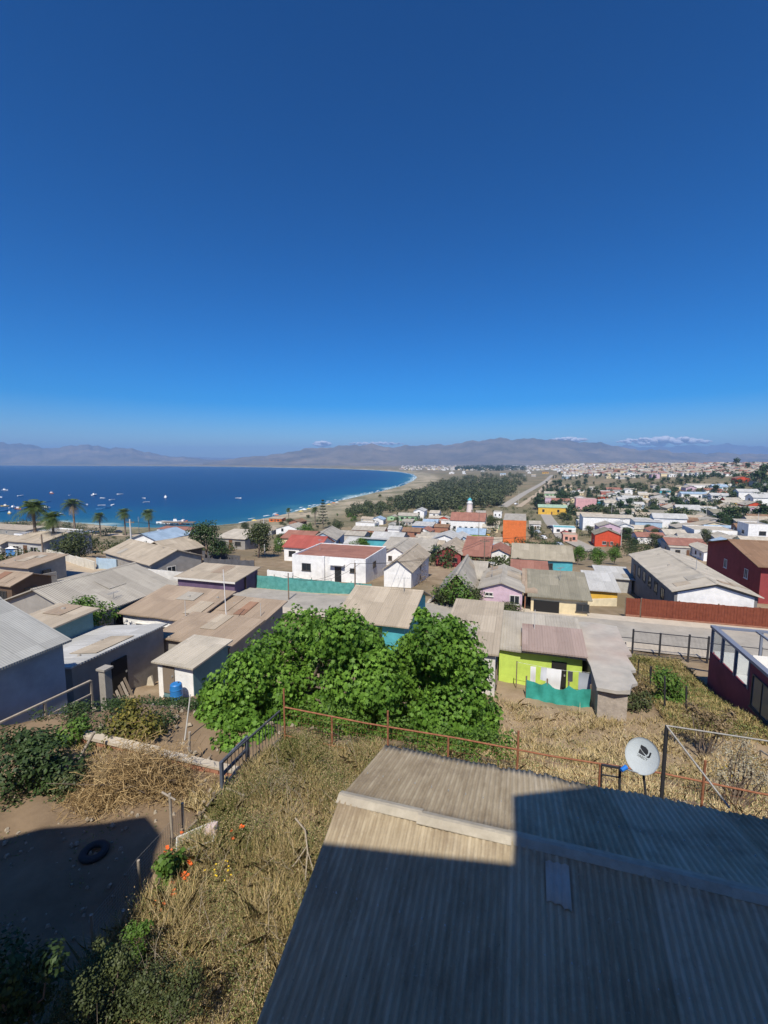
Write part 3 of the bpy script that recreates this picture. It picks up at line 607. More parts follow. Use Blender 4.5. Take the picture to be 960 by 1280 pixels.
house('zinc roofed carport shed behind the yellow wall', (750, 722), 790, 1.8, 5, 'shed', .4, GREYW, R_ZINC, wins=[], doors=[], name='carport', cat='carport')
rr_ = house_ab('long gabled building with flank darkened as shade and white gable end behind the brown fence', 14.3, 47.8, 6.6, 17.5, 30.0, 2.9, 'gy', .95, wall('dim_grey', (.20, .19, .18)), R_BEIGE, wins=[('l', 3+2.4*k, 1.0, 1.1, 1.2) for k in range(5)], doors=[('l', 15, .9, 2.0)], ov=.35)  # shade of the left flank is put into the dark wall colour
mb = MB(); mb.hexa([(.25, -.03, .1), (6.35, -.03, .1), (6.35, -.03, 2.75), (3.3, -.03, 3.55), (.25, -.03, 2.75)], [(.25, -.004, .1), (6.35, -.004, .1), (6.35, -.004, 2.75), (3.3, -.004, 3.55), (.25, -.004, 2.75)]); mb.build('gable_panel', WHITE, rr_)  # white sheet added so the sunlit gable escapes the shade-dark wall colour
house('white house with pale beige roof beyond the long gabled building', (880, 690), 906, 2.9, 14, 'gy', .8, WHITE, R_BEIGE, wins=[('l', 2, .9, 1.2, 1.2), ('l', 6, .9, 1.2, 1.2)], doors=[])
house('dark flanked house with cream coloured roof in front of the brown roof', (838, 684), 884, 2.7, 11, 'shed', 1.0, GREYW, R_BEIGE)
house('big brown roofed building with light blue end wall', (836, 681), 885, 3.2, 13, 'gx', 1.5, LBLUE, R_RED, wins=[], doors=[])
house('two storey maroon house with a broad brown roof at the right edge', (952, 707), 1012, 4.6, 16, 'gx', 1.7, WINE, R_CHOC, wins=[('l', 3, 2.2, .9, 1.2, FRAMEW), ('l', 9, 2.2, .9, 1.2, FRAMEW), ('f', 2, 2.2, 1.2, 1.2)], doors=[('f', 5)], ov=.6)
house('small grey roofed shed at the right edge beside the brown fence', (930, 727), 1000, 2.0, 6, 'shed', .8, DBROWN, R_OLIVE, wins=[], doors=[], name='shed', cat='shed')
# behind the first row
wh = house('white flat roofed new house with a red roof deck behind the teal mesh fence', (365, 693), 457, 3.35, 9.5, 'flat', .15, WHITE, R_RED, ov=0,
      wins=[('f', 1.5, 1.25, 1.35, 1.0, FRAMED), ('f', 8.6, 1.45, .8, .55, FRAMED), ('r', 3, 1.5, 1.2, .8, FRAMED)], doors=[('f', 6.4, .95, 2.05, GLASS)])
mb = MB(); mb.box(4.6, 5.0, -.35, -.003, -.8, 3.42); mb.box(5.8, 7.9, -.6, -.06, 2.35, 2.5); mb.build('porch_frame', WHITE, wh)
house('turquoise walled house with weathered olive roof in front of the orange block', (641, 697), 716, 2.6, 9, 'gx', 1.7, TURQ, ('weathered_olive', (.34, .30, .22), (.42, .37, .28)), by=713, wins=[('f', 1.0, .7, 1.0, 1.2), ('f', 5.6, .7, 1.0, 1.0)], doors=[('f', 3.3)])
house('white and turquoise cottage left of the turquoise walled house', (611, 691), 636, 2.5, 7, 'gy', .8, WHITE, R_RED, wins=[('f', .6, .8, .9, 1)])
house('dark fronted house under a reddish brown sheet roof', (578, 694), 611, 2.2, 9, 'shed', 1.9, DBROWN, R_RED)
house('brown gable fronted house left of the reddish sheet roof', (545, 691), 576, 2.4, 10, 'gy', 1.3, WINE, R_TAN)
house('beige gabled cottage with white front between the bare tree and tan gable house', (480, 711), 514, 2.3, 11, 'gy', 1.3, WHITE, R_TAN, wins=[], doors=[])
house('white garage with tan double roof near the bare brown tree', (482, 690), 506, 2.3, 9, 'gy', 1.0, WHITE, R_GREY)
house('brick coloured low house with terracotta roof behind the pink bungalow', (640, 719), 684, 2.0, 5, 'shed', .8, CREAM, R_RED)
house('grey roofed house behind the A-frame with pale upper wall', (585, 722), 604, 2.2, 8, 'gx', 1.0, GREYW, R_GREY)
# orange block and around it
ob = house('tall bright orange block with a grey flat roof', (629, 650), 658, 7.0, 21, 'shed', .5, ORANGE, R_GREY, ov=0, by=679, wins=[('l', 3, 4, 1.5, 1.2), ('l', 8, 4, 1.5, 1.2)], doors=[], name='apartment_block', cat='building')
house('red orange house with olive gabled roof and dark left flank', (744, 668), 777, 3.6, 9, 'gy', 1.9, by=683, wm=REDO, rm=R_OLIVE, wins=[('f', 2.6, .9, 1.4, 1.3), ('f', 5.4, .9, 1.0, 1.3), ('l', 3, .9, 1.4, 1.3)], ov=.35)
house('long white warehouse behind the red orange house', (729, 646), 793, 4.6, 14, 'gx', .8, WHITE, R_BEIGE, by=663, wins=[('f', 9, 2.6, 1.2, 1), ('f', 17, 2.6, 1.2, 1)], doors=[], name='warehouse', cat='warehouse')
house('pale blue and white shed at the right end of the long warehouse', (794, 652), 828, 3.8, 11, 'shed', .6, LBLUE, R_ZINC, by=666, wins=[], doors=[], name='warehouse', cat='warehouse')
house('pink block of row houses with striped balconies above the long warehouse', (720, 623), 746, 5.2, 9, 'flat', .1, wall('rose', (.60, .33, .33)), R_GREY, by=641, ov=0, wins=[('f', 1.5+3.4*k, z_, 1.6, 1.2) for k in range(5) for z_ in (.9, 3.2)], doors=[], name='row_house')
house('white hotel with a red tiled dormer roof in front of the pines', (563, 650), 606, 4.2, 12, 'gx', 3.6, WHITE, R_RED, by=664, wins=[('f', 1.5+3*k, 1.5, 1.4, 1.3, FRAMED) for k in range(4)], doors=[], name='hotel', cat='hotel')
house('pale blue roofed hall with a lime green front', (570, 667), 606, 3.0, 11, 'gx', 1.8, LIME, R_BLUE, by=679)
house('small yellow green shop right of the blue roofed hall', (598, 666), 612, 2.8, 6, 'shed', .6, YELLOW, R_OLIVE, name='shop', cat='shop')
house('blue and white market shed left of the white hotel', (515, 657), 540, 3, 10, 'shed', 1.0, BLUE, R_ZINC)
house('long grey roofed store left of the blue roofed hall', (520, 671), 566, 2.8, 10, 'gx', 1.4, GREYW, R_GREY)
house('orange walled cottage by the tall cypress', (502, 676), 520, 2.4, 6, 'shed', .6, ORANGE, R_TAN)
house('white bungalow with brick red chimney wall left of the hotel', (530, 650), 556, 3.0, 9, 'flat', .1, BRICKC, R_GREY, ov=0)
house('white flat block beside the avenue, left of the orange block roof', (617, 640), 627, 4.0, 8, 'flat', .1, WHITE, R_GREY, ov=0, doors=[])
house('green and yellow market building with a striped awning on the plaza', (673, 634), 709, 5.0, 12, 'gx', 1.5, YELLOW, ('roof_pale_green', (.33, .45, .32), (.42, .53, .4)), name='market_hall', cat='market')
house('white shop with turquoise trim on the right of the plaza road', (692, 659), 720, 3.0, 8, 'flat', .1, WHITE, ('turquoise_sheet', (.16, .40, .42), (.22, .48, .5)), ov=0, by=667, name='shop', cat='shop')
house('grey roofed house with white walls right behind the orange block', (662, 655), 676, 3.0, 8, 'gx', 1.2, WHITE, R_GREY)
house('turquoise cottage at the left foot of the orange block', (610, 676), 627, 2.6, 7, 'gx', 1.0, TURQ, R_TAN)
house('pale green cottage with tan roof between hotel and orange block', (608, 655), 624, 3.0, 8, 'gx', 1.2, GREEN, R_TAN)
house('pink shop row on the right of the plaza road', (704, 668), 722, 3.2, 7, 'flat', .1, wall('salmon', (.62, .33, .25)), R_TAN, ov=0)
house('white two storey house with a long balustrade terrace on the right', (868, 662), 922, 3.4, 14, 'flat', .1, WHITE, R_BEIGE, by=676, ov=0, wins=[('f', 1.5+3*k, 1.2, 1.6, 1.3, FRAMED) for k in range(5)], doors=[])
house('white cube house with black windows at the right edge', (936, 655), 962, 5.6, 9, 'flat', .1, WHITE, R_GREY, by=679, ov=0, wins=[('f', 3.4, 3.2, 2.2, 1.5, FRAMED), ('f', .6, .9, 1.6, 1.3, FRAMED), ('l', 3, 3.2, 1.8, 1.3, FRAMED)], doors=[])
for i, (el, xr, lb) in enumerate((((816, 643), 846, 'left of the three long grey roofed barracks among trees'), ((854, 645), 886, 'middle of the three long grey roofed barracks among trees'), ((893, 642), 930, 'right of the three long grey roofed barracks among trees'))):
    house(lb, el, xr, 3.0, 10, 'shed', 1.6, CONC, R_OLIVE, name='barrack', cat='barrack', group='grey roofed barracks')
house('ochre yellow house with beige roof on the right hillside', (905, 628), 944, 4.6, 9, 'gx', .9, YELLOW, R_BEIGE)
house('dark blue house with white side right of the yellow house', (925, 636), 958, 4.2, 9, 'shed', .8, BLUE, R_GREY)
house('white house with a blue flank above the barracks', (852, 617), 885, 5.0, 10, 'gx', 1.3, WHITE, R_BLUE)
house('white hillside house with a plain gable above the barracks', (884, 619), 908, 5.0, 10, 'gy', 1.5, WHITE, R_GREY)
house('long white hall with pale roof on the right hillside', (860, 606), 900, 4.0, 12, 'gx', 1.0, WHITE, R_BEIGE)
house('white billboard like shop block above the red orange house', (779, 620), 804, 5.0, 8, 'flat', .1, WHITE, R_GREY, ov=0, wins=[], doors=[], name='shop', cat='shop')
house('red and white house left of the plain white block', (752, 616), 768, 4.5, 9, 'gx', 1.2, wall('coral', (.55, .18, .13)), R_RED)
house('brick red house on the brown bank at the far right', (920, 598), 938, 5.5, 12, 'gy', 2.2, REDO, R_RED)
# ================================================================ left town towards the shore
house('grey house with tan double gable roof behind the long grey building', (132, 690), 188, 2.6, 7, 'gx', 1.3, CONC, R_TAN, az=-20, doors=[])
house('dark gabled house next to the shade cloth plot', (180, 685), 212, 2.7, 5.5, 'gy', 1.3, DBROWN, R_TAN, az=-15, doors=[])
house('low tan roofed house with purple end wall and white gutter', (222, 721), 293, 1.6, 4.6, 'shed', .5, PURP, R_TAN, wins=[], doors=[], fascia=TRIM)
house('tan roofed cottage in front of the wide green bush on the left', (-30, 727), 14, 2.3, 4, 'gx', .7, DBROWN, R_BROWN, doors=[])
house('brown roofed cottage behind the left edge cottage', (-8, 706), 36, 2.2, 4.5, 'shed', .6, CONC, R_BROWN, doors=[])
house('tan roofed beach house beneath the tallest palms', (10, 676), 52, 2.6, 9, 'gx', 1.0, GREYW, R_TAN)
house('flat grey fish shed at the left shore', (-40, 659), 32, 3.0, 12, 'shed', .8, CONC, R_TAN, doors=[])
house('white harbour building with red roof trim at the pier', (196, 661), 238, 3.2, 8, 'shed', .7, WHITE, R_RED, name='harbour_building', cat='building')
house('small white kiosk left of the pier building', (195, 652), 212, 3.0, 6, 'flat', .1, WHITE, R_GREY, ov=0, doors=[], name='kiosk', cat='kiosk')
house('white gabled house with one dark window near the beach', (345, 661), 376, 3.2, 12, 'gy', 2.4, WHITE, R_GREY, wins=[('f', 3.3, 2.0, 1.4, 1.6, FRAMED)], doors=[])
house('red roofed house left of the white gabled beach house', (352, 672), 388, 2.6, 8, 'gx', 1.2, CREAM, R_RED)
house('small house with a fresh red roof behind the white new house', (355, 683), 398, 2.6, 7, 'gx', 1.5, WHITE, ('roof_fresh_red', (.36, .09, .07), (.42, .12, .09)))
house('beige roofed cottage between two round green trees', (270, 672), 306, 2.4, 7, 'shed', .9, CONC, R_BEIGE)
house('grey sheet roofed house with pale blue gable near the shore', (387, 674), 420, 2.6, 11, 'gy', 1.6, LBLUE, R_GREY, az=12)
house('long grey roofed house right of the pale blue gable', (420, 668), 455, 2.6, 9, 'gx', 1.4, GREYW, R_GREY)
house('grey roofed house with orange trim by the round green shrubs', (440, 662), 480, 2.6, 9, 'gx', 1.4, wall('peach', (.6, .3, .18)), R_GREY)
house('grey gabled store on the slope left of the cypress', (462, 676), 500, 2.6, 9, 'gx', 1.6, GREYW, R_ZINC)
house('pale beach cafe with orange roof on the sand', (336, 648), 352, 2.6, 6, 'shed', .6, ORANGE, R_TAN, name='cafe', cat='cafe')
# ================================================================ the corrugated roof below the window
RB, RZ, FB, FZ, NB, NZ, RA0, RA1 = 5.77, 40.0, 8.085, 39.35, 1.0, 38.30, -2.45, 11.0
m, nt, p = _new('old_corrugated_sheet')
tc = nt.nodes.new('ShaderNodeTexCoord').outputs['Object']; s_ = nt.nodes.new('ShaderNodeSeparateXYZ'); nt.links.new(tc, s_.inputs[0])
mp = nt.nodes.new('ShaderNodeMapping'); nt.links.new(tc, mp.inputs[0]); mp.inputs['Scale'].default_value = (3.0, .6, 1)
f = noise_n(nt, mp.outputs[0], 2.2, 8, .72); g = noise_n(nt, tc, 1.1, 5, .7); sp = noise_n(nt, tc, 26, 4, .7)
su = math_n(nt, 'FLOOR', math_n(nt, 'DIVIDE', s_.outputs['X'], .83)); wn_ = nt.nodes.new('ShaderNodeTexWhiteNoise'); wn_.noise_dimensions = '1D'; nt.links.new(su, wn_.inputs['W'])
k = math_n(nt, 'ADD', math_n(nt, 'MULTIPLY', f, .8), math_n(nt, 'MULTIPLY', wn_.outputs[0], .22))
c = ramp(nt, k, [(.3, (.28, .22, .14)), (.5, (.43, .355, .24)), (.72, (.55, .47, .345))])
c = mix(nt, math_n(nt, 'MULTIPLY', ramp(nt, g, [(.5, 0.0), (.68, 1.0)]), .5), c, (.17, .125, .085))
c = mix(nt, ramp(nt, sp, [(.62, 0.0), (.72, .7)]), c, (.46, .45, .38))
c = mix(nt, ramp(nt, sp, [(.26, .6), (.36, 0.0)]), c, (.09, .08, .06))
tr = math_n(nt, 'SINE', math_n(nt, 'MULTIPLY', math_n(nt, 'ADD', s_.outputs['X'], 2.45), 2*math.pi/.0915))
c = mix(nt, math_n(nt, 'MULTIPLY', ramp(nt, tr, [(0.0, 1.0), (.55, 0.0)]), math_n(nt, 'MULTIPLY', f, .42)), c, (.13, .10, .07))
nt.links.new(c, p.inputs['Base Color']); p.inputs['Roughness'].default_value = .95; p.inputs['Specular IOR Level'].default_value = .12
b = nt.nodes.new('ShaderNodeBump'); b.inputs['Distance'].default_value = .012; b.inputs['Strength'].default_value = .7
nt.links.new(math_n(nt, 'ADD', sp, f), b.inputs['Height']); nt.links.new(b.outputs[0], p.inputs['Normal']); CORR = m
shed = thing('corrugated_roof_house', 'low house under an old grey corrugated roof, half in shadow, in the foreground', 'house', G(0, 0, 36.2), -GA)
mb = MB(); q = [(NB+.3, -.8), (FB-.25, -.8), (FB-.25, FZ-36.2-.12), (RB, RZ-36.2-.14), (NB+.3, NZ-36.2-.06)]
mb.hexa([(RA0+.2, y, z) for y, z in q], [(RA1-.2, y, z) for y, z in q]); mb.build('wall', CONC, shed)
def corr(name, b0, z0, b1, z1, a0, a1, amp=.011, pitch=.0915, nb=10, seed=0, lift=0.0, m_=None):
    n = int((a1-a0)/pitch*8); A = np.linspace(a0, a1, n); T = np.linspace(0, 1, nb); rg = np.random.default_rng(seed)
    rough_edge = np.repeat(rg.normal(0, .02, n//8+2), 8)[:n]
    AA, TT = np.meshgrid(A, T, indexing='ij')
    Bv = b0+(b1-b0)*TT+rough_edge[:, None]*(TT > .99)*(1 if b1 > b0 else -1)
    sag = .012*np.sin(AA*1.1+2*TT)+.01*np.sin(AA*2.9+seed)
    Zv = z0+(z1-z0)*TT-36.2+amp*np.sin(2*np.pi*(AA+2.45)/pitch)+sag+lift
    V1 = np.stack([AA, Bv, Zv], -1).reshape(-1, 3); F1 = grid_faces(n, nb); N = len(V1)
    V2 = V1-np.array([0, 0, .007]); 
    rim = []
    for i in range(n-1):
        for j in (0, nb-1): rim.append((i*nb+j, (i+1)*nb+j, N+(i+1)*nb+j, N+i*nb+j))
    for j in range(nb-1):
        for i in (0, n-1): rim.append((i*nb+j, i*nb+j+1, N+i*nb+j+1, N+i*nb+j))
    return npmesh(name, np.concatenate([V1, V2]), np.concatenate([F1, F1[:, ::-1]+N, np.array(rim)]), m_ or CORR, shed, smooth=True)
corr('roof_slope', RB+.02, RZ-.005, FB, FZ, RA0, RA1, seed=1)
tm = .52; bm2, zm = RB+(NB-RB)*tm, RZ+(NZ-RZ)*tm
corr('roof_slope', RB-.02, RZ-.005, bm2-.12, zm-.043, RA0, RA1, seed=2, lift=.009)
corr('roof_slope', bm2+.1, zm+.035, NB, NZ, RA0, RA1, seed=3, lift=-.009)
corr('roof_patch', 5.56, RZ-.075+.02, 5.14, RZ-.075-.42*.357+.02, .45, .73, seed=4, lift=.022, nb=4, m_=mat('newer_fibre_sheet', (.42, .40, .35), .9, .12, 6))
mb = MB(); n = 44; RCM = mat('ridge_cap_sheet', (.38, .335, .255), .9, .16, 5, (.46, .41, .32), .4, stain=.35, stainc=(.28, .24, .19)); rg = np.random.default_rng(3)
for i in range(11):
    a0, a1 = RA0-.03+i*1.23, RA0-.03+(i+1)*1.23+.05; a1 = min(a1, RA1); dz = .02+.006*(i % 2); y = rg.normal(0, .008)
    pr = [(-.12, -.038), (-.07, -.012), (-.025, .012), (.025, .012), (.07, -.008), (.12, -.030)]
    up = [(a0, RB+y+b_, RZ-36.2+z_+dz) for b_, z_ in pr]+[(a1, RB+y+b_, RZ-36.2+z_+dz+.004) for b_, z_ in pr]
    dn = [(x, yy, z-.012) for x, yy, z in up]
    fs = [(k, k+6, k+7, k+1) for k in range(5)]+[(12+k, 13+k, 19+k, 18+k) for k in range(5)]+[(k, k+1, 13+k, 12+k) for k in range(5)]+[(6+k, 18+k, 19+k, 7+k) for k in range(5)]+[(0, 12, 18, 6), (5, 11, 23, 17)]
    mb.add(up+dn, fs, 0, False)
mb.build('ridge_cap', RCM, shed)
mb = MB(); rg = np.random.default_rng(6)
for i in range(60):
    for bb_, (z0, b0, z1, b1) in ((FB-.3, (RZ, RB, FZ, FB)), (RB-1.1, (RZ, RB, NZ, NB)), (RB+.9, (RZ, RB, FZ, FB))):
        a = RA0+.12+i*.2745-.0; t = (bb_-b0)/(b1-b0); z = z0+(z1-z0)*t-36.2+.012
        mb.tube((a, bb_, z), (a, bb_, z+.022), .011, .006, 6)
mb.build('roof_screws', STEEL, shed)
# ================================================================ the photographer's own house behind the window: its upper edge throws the big shadow
def back(P, b0=-.7):
    """point of the plane b = b0 that shades P"""
    bP = ab(P)[1]; kb = SD.x*GS+SD.y*GC; k = (b0-bP)/kb; q = Vector(P)+SD*k; a, b = ab(q); return a, q.z
def on_plane(px, py, zr, br, slope):
    d = ray(px, py); kb = d[0]*GS+d[1]*GC; lam = (zr-slope*0-CH+slope*(-br))/(d[2]-slope*kb) if False else (zr-CH-slope*br)/(d[2]-slope*kb); return d*lam+np.array([0, 0, CH])
sn = (NZ-RZ)/(NB-RB); sf = (FZ-RZ)/(FB-RB)
A1 = back(on_plane(420, 1055, RZ, RB, sn)); A2_ = back(on_plane(660, 1082, RZ, RB, sn)); A3 = back(on_plane(640, 995, RZ, RB, sf)); A4 = back(on_plane(757, 978, RZ, RB, sf))
Y0 = back(hit(-90, 1068)); Y1 = back(hit(60, 1035)); Y2 = back(hit(183, 1020)); Y3 = back(hit(204, 1044)); Y4 = back(hit(182, 1130)); Y5 = back(hit(180, 1200)); Y6 = back(hit(165, 1275))
PH = wall('pale_plaster', (.55, .52, .46))
ph = thing('house', 'tall stepped house of the photographer that shades the corrugated roof and yard', 'house', G(0, 0, 36.3), -GA)
def prism(name, poly, b0, b1, m_):
    mb = MB(); lo = [(a, b0, z-36.3) for a, z in poly]; hi = [(a, b1, z-36.3) for a, z in poly]; mb.hexa(lo, hi); return mb.build(name, m_, ph)
zl = 34.5
prism('wall', [(A1[0]-.25, zl), (13, zl), (13, A2_[1]), (A2_[0], A2_[1]), (A1[0], A1[1]), (A1[0]-.25, A1[1]-.05)], -7, -.7, PH)
prism('upper_storey', [(A2_[0]+.002, A2_[1]+.004), (13, A2_[1]+.004), (13, A4[1]+1.6), (A4[0]+.2, A4[1]+.1), (A3[0], A3[1])], -7, -.7, PH)
prism('side_wing', [(-26, zl), (Y6[0], zl), (Y6[0], Y6[1]), (Y5[0], Y5[1]), (Y4[0], Y4[1]), (Y3[0], Y3[1]), (Y2[0], Y2[1]), (Y1[0], Y1[1]), (Y0[0], Y0[1]), (-26, Y0[1]-.4)], -7, -.7, PH)
# ================================================================ satellite dish
dc = at_y(803, 945, 7.95); toc = Vector((0, 0, CH))-Vector(dc); nrm = (toc.normalized()+Vector((-.18, .05, .06))).normalized()
dz_ = thing('satellite_dish', 'white satellite dish with black emblem and blue receiver on the roof edge', 'satellite dish', tuple(dc))
rot = nrm.to_track_quat('Z', 'Y').to_matrix().to_4x4(); roll = Matrix.Rotation(math.radians(0), 4, 'Z'); RM = rot @ roll
nr_, na = 9, 40; Vd = []; 
for sgn, off in ((1, 0), (1, -.012)):
    for i in range(nr_+1):
        r = i/nr_
        for j in range(na):
            t = 2*math.pi*j/na; Vd.append((.29*r*math.cos(t), .325*r*math.sin(t), .075*r*r-.04+off))
Fd = []
for L in range(2):
    o_ = L*(nr_+1)*na
    for i in range(nr_):
        for j in range(na):
            q = (o_+i*na+j, o_+i*na+(j+1) % na, o_+(i+1)*na+(j+1) % na, o_+(i+1)*na+j); Fd.append(q if L else q[::-1])
for j in range(na):
    a_, b_ = nr_*na+j, nr_*na+(j+1) % na; k_ = (nr_+1)*na; Fd.append((a_, b_, b_+k_, a_+k_))
mb = MB(); mb.add([RM @ Vector(v) for v in Vd], Fd, 0, True); mb.build('reflector', mat('dish_white', (.38, .42, .44), .6, .05, 8, stain=.2), dz_)
def on_dish(x, y, e=.004): r2 = (x/.30)**2+(y/.335)**2; return RM @ Vector((x, y, .075*r2-.04+e))
def flat_on_dish(poly, name, m_, parent):
    mb = MB(); lo = [on_dish(x, y, .003) for x, y in poly]; hi = [on_dish(x, y, .006) for x, y in poly]
    mb.hexa(lo, hi); return mb.build(name, m_, parent)
BLK = plain('emblem_black', (.012, .013, .016), .5)
ti = lambda x, y: (x*.98+y*.17, -x*.17*1+y*.98)
mb = MB()
for poly in ([(-.085, .175), (.0, .175), (.05, .145), (.065, .095), (.055, .05), (.02, .06), (-.035, .085), (-.085, .125)],
             [(-.085, .105), (-.04, .075), (.015, .045), (.04, .03), (.02, .018), (-.085, .018)],
             [(.085, .13), (.115, .13), (.115, .045), (.095, .02), (.05, .018), (.065, .035), (.085, .055)]):
    q = [ti(x, y) for x, y in poly]; mb.hexa([on_dish(x, y, .003) for x, y in q], [on_dish(x, y, .006) for x, y in q])
mb.build('emblem', BLK, dz_)
fc = bpy.data.curves.new('lettering', 'FONT'); fc.body = 'DIRECTV'; fc.size = .058; fc.align_x = 'CENTER'; fc.extrude = .001; fc.materials.append(BLK)
fo = bpy.data.objects.new('lettering_text', fc); COL.objects.link(fo); bpy.context.view_layer.update(); _me = bpy.data.meshes.new_from_object(fo); bpy.data.objects.remove(fo); fo = bpy.data.objects.new('lettering', _me); COL.objects.link(fo); fo.parent = dz_
_fm = Matrix.Translation(on_dish(.0, -.045, .006)) @ RM @ Matrix.Rotation(math.radians(-9.8), 4, 'Z'); fo.matrix_local = _fm
mb = MB(); e0 = RM @ Vector((.02, -.31, -.02)); e1 = RM @ Vector((-.20, -.33, .30)); mb.tube(e0, e1, .012); mb.build('arm', STEEL, dz_)
mb = MB(); e2 = e1+(e1-e0).normalized()*.03
dd_ = (Vector((0, 0, 0))-e1).normalized(); mb.tube(e1-dd_*.07, e1+dd_*.06, .035, .042, 12); mb.build('receiver', plain('receiver_blue', (.02, .16, .55), .35), dz_)
mb = MB(); e3 = RM @ Vector((.02, -.05, -.06)); low = G(*ab(dc), FZ-.25)-Vector(dc); mb.tube(e3, Vector((e3.x, e3.y, -.30)), .022, n=8); mb.tube(Vector((e3.x, e3.y, -.28)), Vector((e3.x+.05, e3.y-.12, -.95)), .024, n=8); mb.build('mast', plain('dark_steel', (.05, .05, .055), .5, .4), dz_)
# ================================================================ metal posts and rails near the dish
DKS = plain('dark_steel', (.05, .05, .055), .5, .4); RUST = mat('rusty_steel', (.24, .085, .04), .85, .25, 9, (.34, .15, .08), .3, stain=.3, stainc=(.10, .05, .03)); IRON = mat('dark_iron', (.06, .065, .075), .6, .2, 5, stain=.2)
GALV = mat('old_galvanised_pipe', (.30, .29, .27), .6, .15, 6, metal=.3)
fr0 = thing('pipe_frame', 'grey pipe frame with post, level pipe and sloping brace beside the dish', 'pipe frame', tuple(G(*ab(at_y(833, 995, 8.3)), 36.2)))
ro_ = Vector(fr0.location); top = Vector(at_y(833, 907, 8.3))-ro_
mb = MB(); mb.tube((top.x, top.y, -.3), top, .03, n=8); mb.tube((top.x+.05, top.y+.02, -.3), top+Vector((.05, .02, -.1)), .014, n=6); mb.build('post', DKS, fr0)
mb = MB(); mb.tube(top, G(11.0, ab(top+ro_)[1]+.0, (top+ro_).z-.02)-ro_, .016, n=8); mb.build('level_pipe', GALV, fr0)
br = Vector(at_y(912, 1010, 7.1))-ro_
mb = MB(); mb.tube(top, br, .018, n=8); mb.build('brace', GALV, fr0)
bk = thing('dark_bracket', 'small dark steel bracket standing at the roof edge left of the dish', 'bracket', tuple(at_y(770, 985, 8.0)))
o_ = Vector(bk.location); P_ = lambda x, y, Yd=8.0: Vector(at_y(x, y, Yd))-o_
mb = MB(); mb.bar(P_(752, 956), P_(775, 960), .035, .035); mb.bar(P_(775, 958), P_(774, 1000), .035, .035); mb.bar(P_(752, 957), P_(751, 992, 8.1), .022, .022); mb.bar(P_(751, 968), P_(775, 972), .02, .02); mb.build('bars', DKS, bk)
# rusty rail fence along b = 12
rf = thing('rusty_fence', 'rusty orange pipe rail fence with wire mesh behind the corrugated roof', 'fence', G(0, 12, 36.1), -GA)
mb = MB()
for z in (1.12, .16): mb.path([(-7, 0, z+.02), (-4.2, 0, z-.03), (-1.5, .02, z), (1.0, 0, z-.02), (3.6, .03, z+.03), (5.6, 0, z-.02), (12, 0, z)], .026, 6)
mb.build('rails', RUST, rf)
for a_, hh_ in ((-7.0, 1.75), (-5.35, 1.12), (-3.55, 1.6), (-1.75, 1.12), (.15, 1.65), (2.2, 1.12), (4.5, 1.7), (6.9, 1.2), (9.4, 1.2)):
    mb = MB(); mb.tube((a_, 0, -.4), (a_, 0, hh_), .032, n=8); mb.build('post', RUST, rf)
mb = MB()
for i in range(150):
    a_ = -6.9+i*.125; mb.tube((a_, .01, .16), (a_, .01, 1.1), .0035, n=3, caps=False)
for z in (.3, .5, .7, .9): mb.tube((-6.9, .015, z), (11.9, .015, z), .0035, n=3, caps=False)
mb.build('wire_mesh', RUST, rf)
# dark iron railing along the yard
ir = thing('iron_railing', 'dark iron railing with thin balusters running down beside the dry weeds', 'railing', G(-7.1, 11.9, 36.1), -GA)
mb = MB(); mb.bar((0, 0, 1.05), (-.25, -2.5, 1.0), .05, .04); mb.bar((0, 0, .15), (-.25, -2.5, .12), .04, .03); mb.build('rails', IRON, ir)
mb = MB()
for i in range(17): t = i/17; mb.tube((-.25*t, -2.5*t, .1), (-.25*t, -2.5*t, 1.05), .010, n=5)
mb.build('balusters', IRON, ir)
gt = thing('iron_gate', 'low dark blue grey steel gate at the lower end of the iron railing', 'gate', G(-7.38, 9.35, 36.1), -GA)
mb = MB(); IB = mat('blue_grey_iron', (.085, .10, .135), .55, .2, 6, stain=.3)
for y in (0, 1.15): mb.bar((0, y, -.2), (0, y, 1.0), .08, .08)
for z in (.25, .6, .95): mb.bar((-.01, 0, z), (-.01, 1.15, z), .05, .09)
mb.build('frame', IB, gt)
# ================================================================ left yard
bw = thing('brick_wall', 'low crumbling brick retaining wall with a concrete cap across the yard', 'wall', G(-13.2, 10.0, 35.9), -GA)
mb = MB(); rg = np.random.default_rng(2); x = 0
while x < 5.6:
    for r_ in range(5):
        xx = x+(.15 if r_ % 2 else 0); mb.box(xx, xx+.27, rg.uniform(-.015, .015), .16, -.3+.14*r_, -.175+.14*r_)
    x += .29
mb.build('bricks', BRICKC, bw)
mb = MB(); mb.box(-.1, 3.0, -.06, .22, .395, .5); mb.box(3.04, 5.8, -.04, .2, .395, .46); mb.build('cap', PAVE, bw)
def post(label, p0, p1, r, m_, name='post', cat='post'):
    mb = MB(); mb.tube((0, 0, 0), Vector(p1)-Vector(p0), r, r*.85, 8); o = mb.build(name, m_, None); o.location = tuple(p0); return tag(o, label, cat)
OLDW = mat('grey_old_timber', (.36, .31, .25), .9, .2, 6, stain=.3)
b0 = hit(216, 1060); post('slim timber post with a cross bar standing in the yard', b0-np.array([0, 0, .2]), at_y(212, 992, b0[1]-.1), .035, OLDW)
b0 = hit(216, 1060); c0 = at_y(202, 990, b0[1]-.1); c1 = at_y(219, 1000, b0[1]-.1); post('short weathered cross bar on top of the yard post', c0, c1, .025, OLDW, 'cross_bar', 'bar')
b0 = hit(98, 950); post('leaning grey timber stake at the left end of the brick wall', b0, at_y(118, 915, b0[1]+.1), .05, OLDW, 'stake', 'stake')
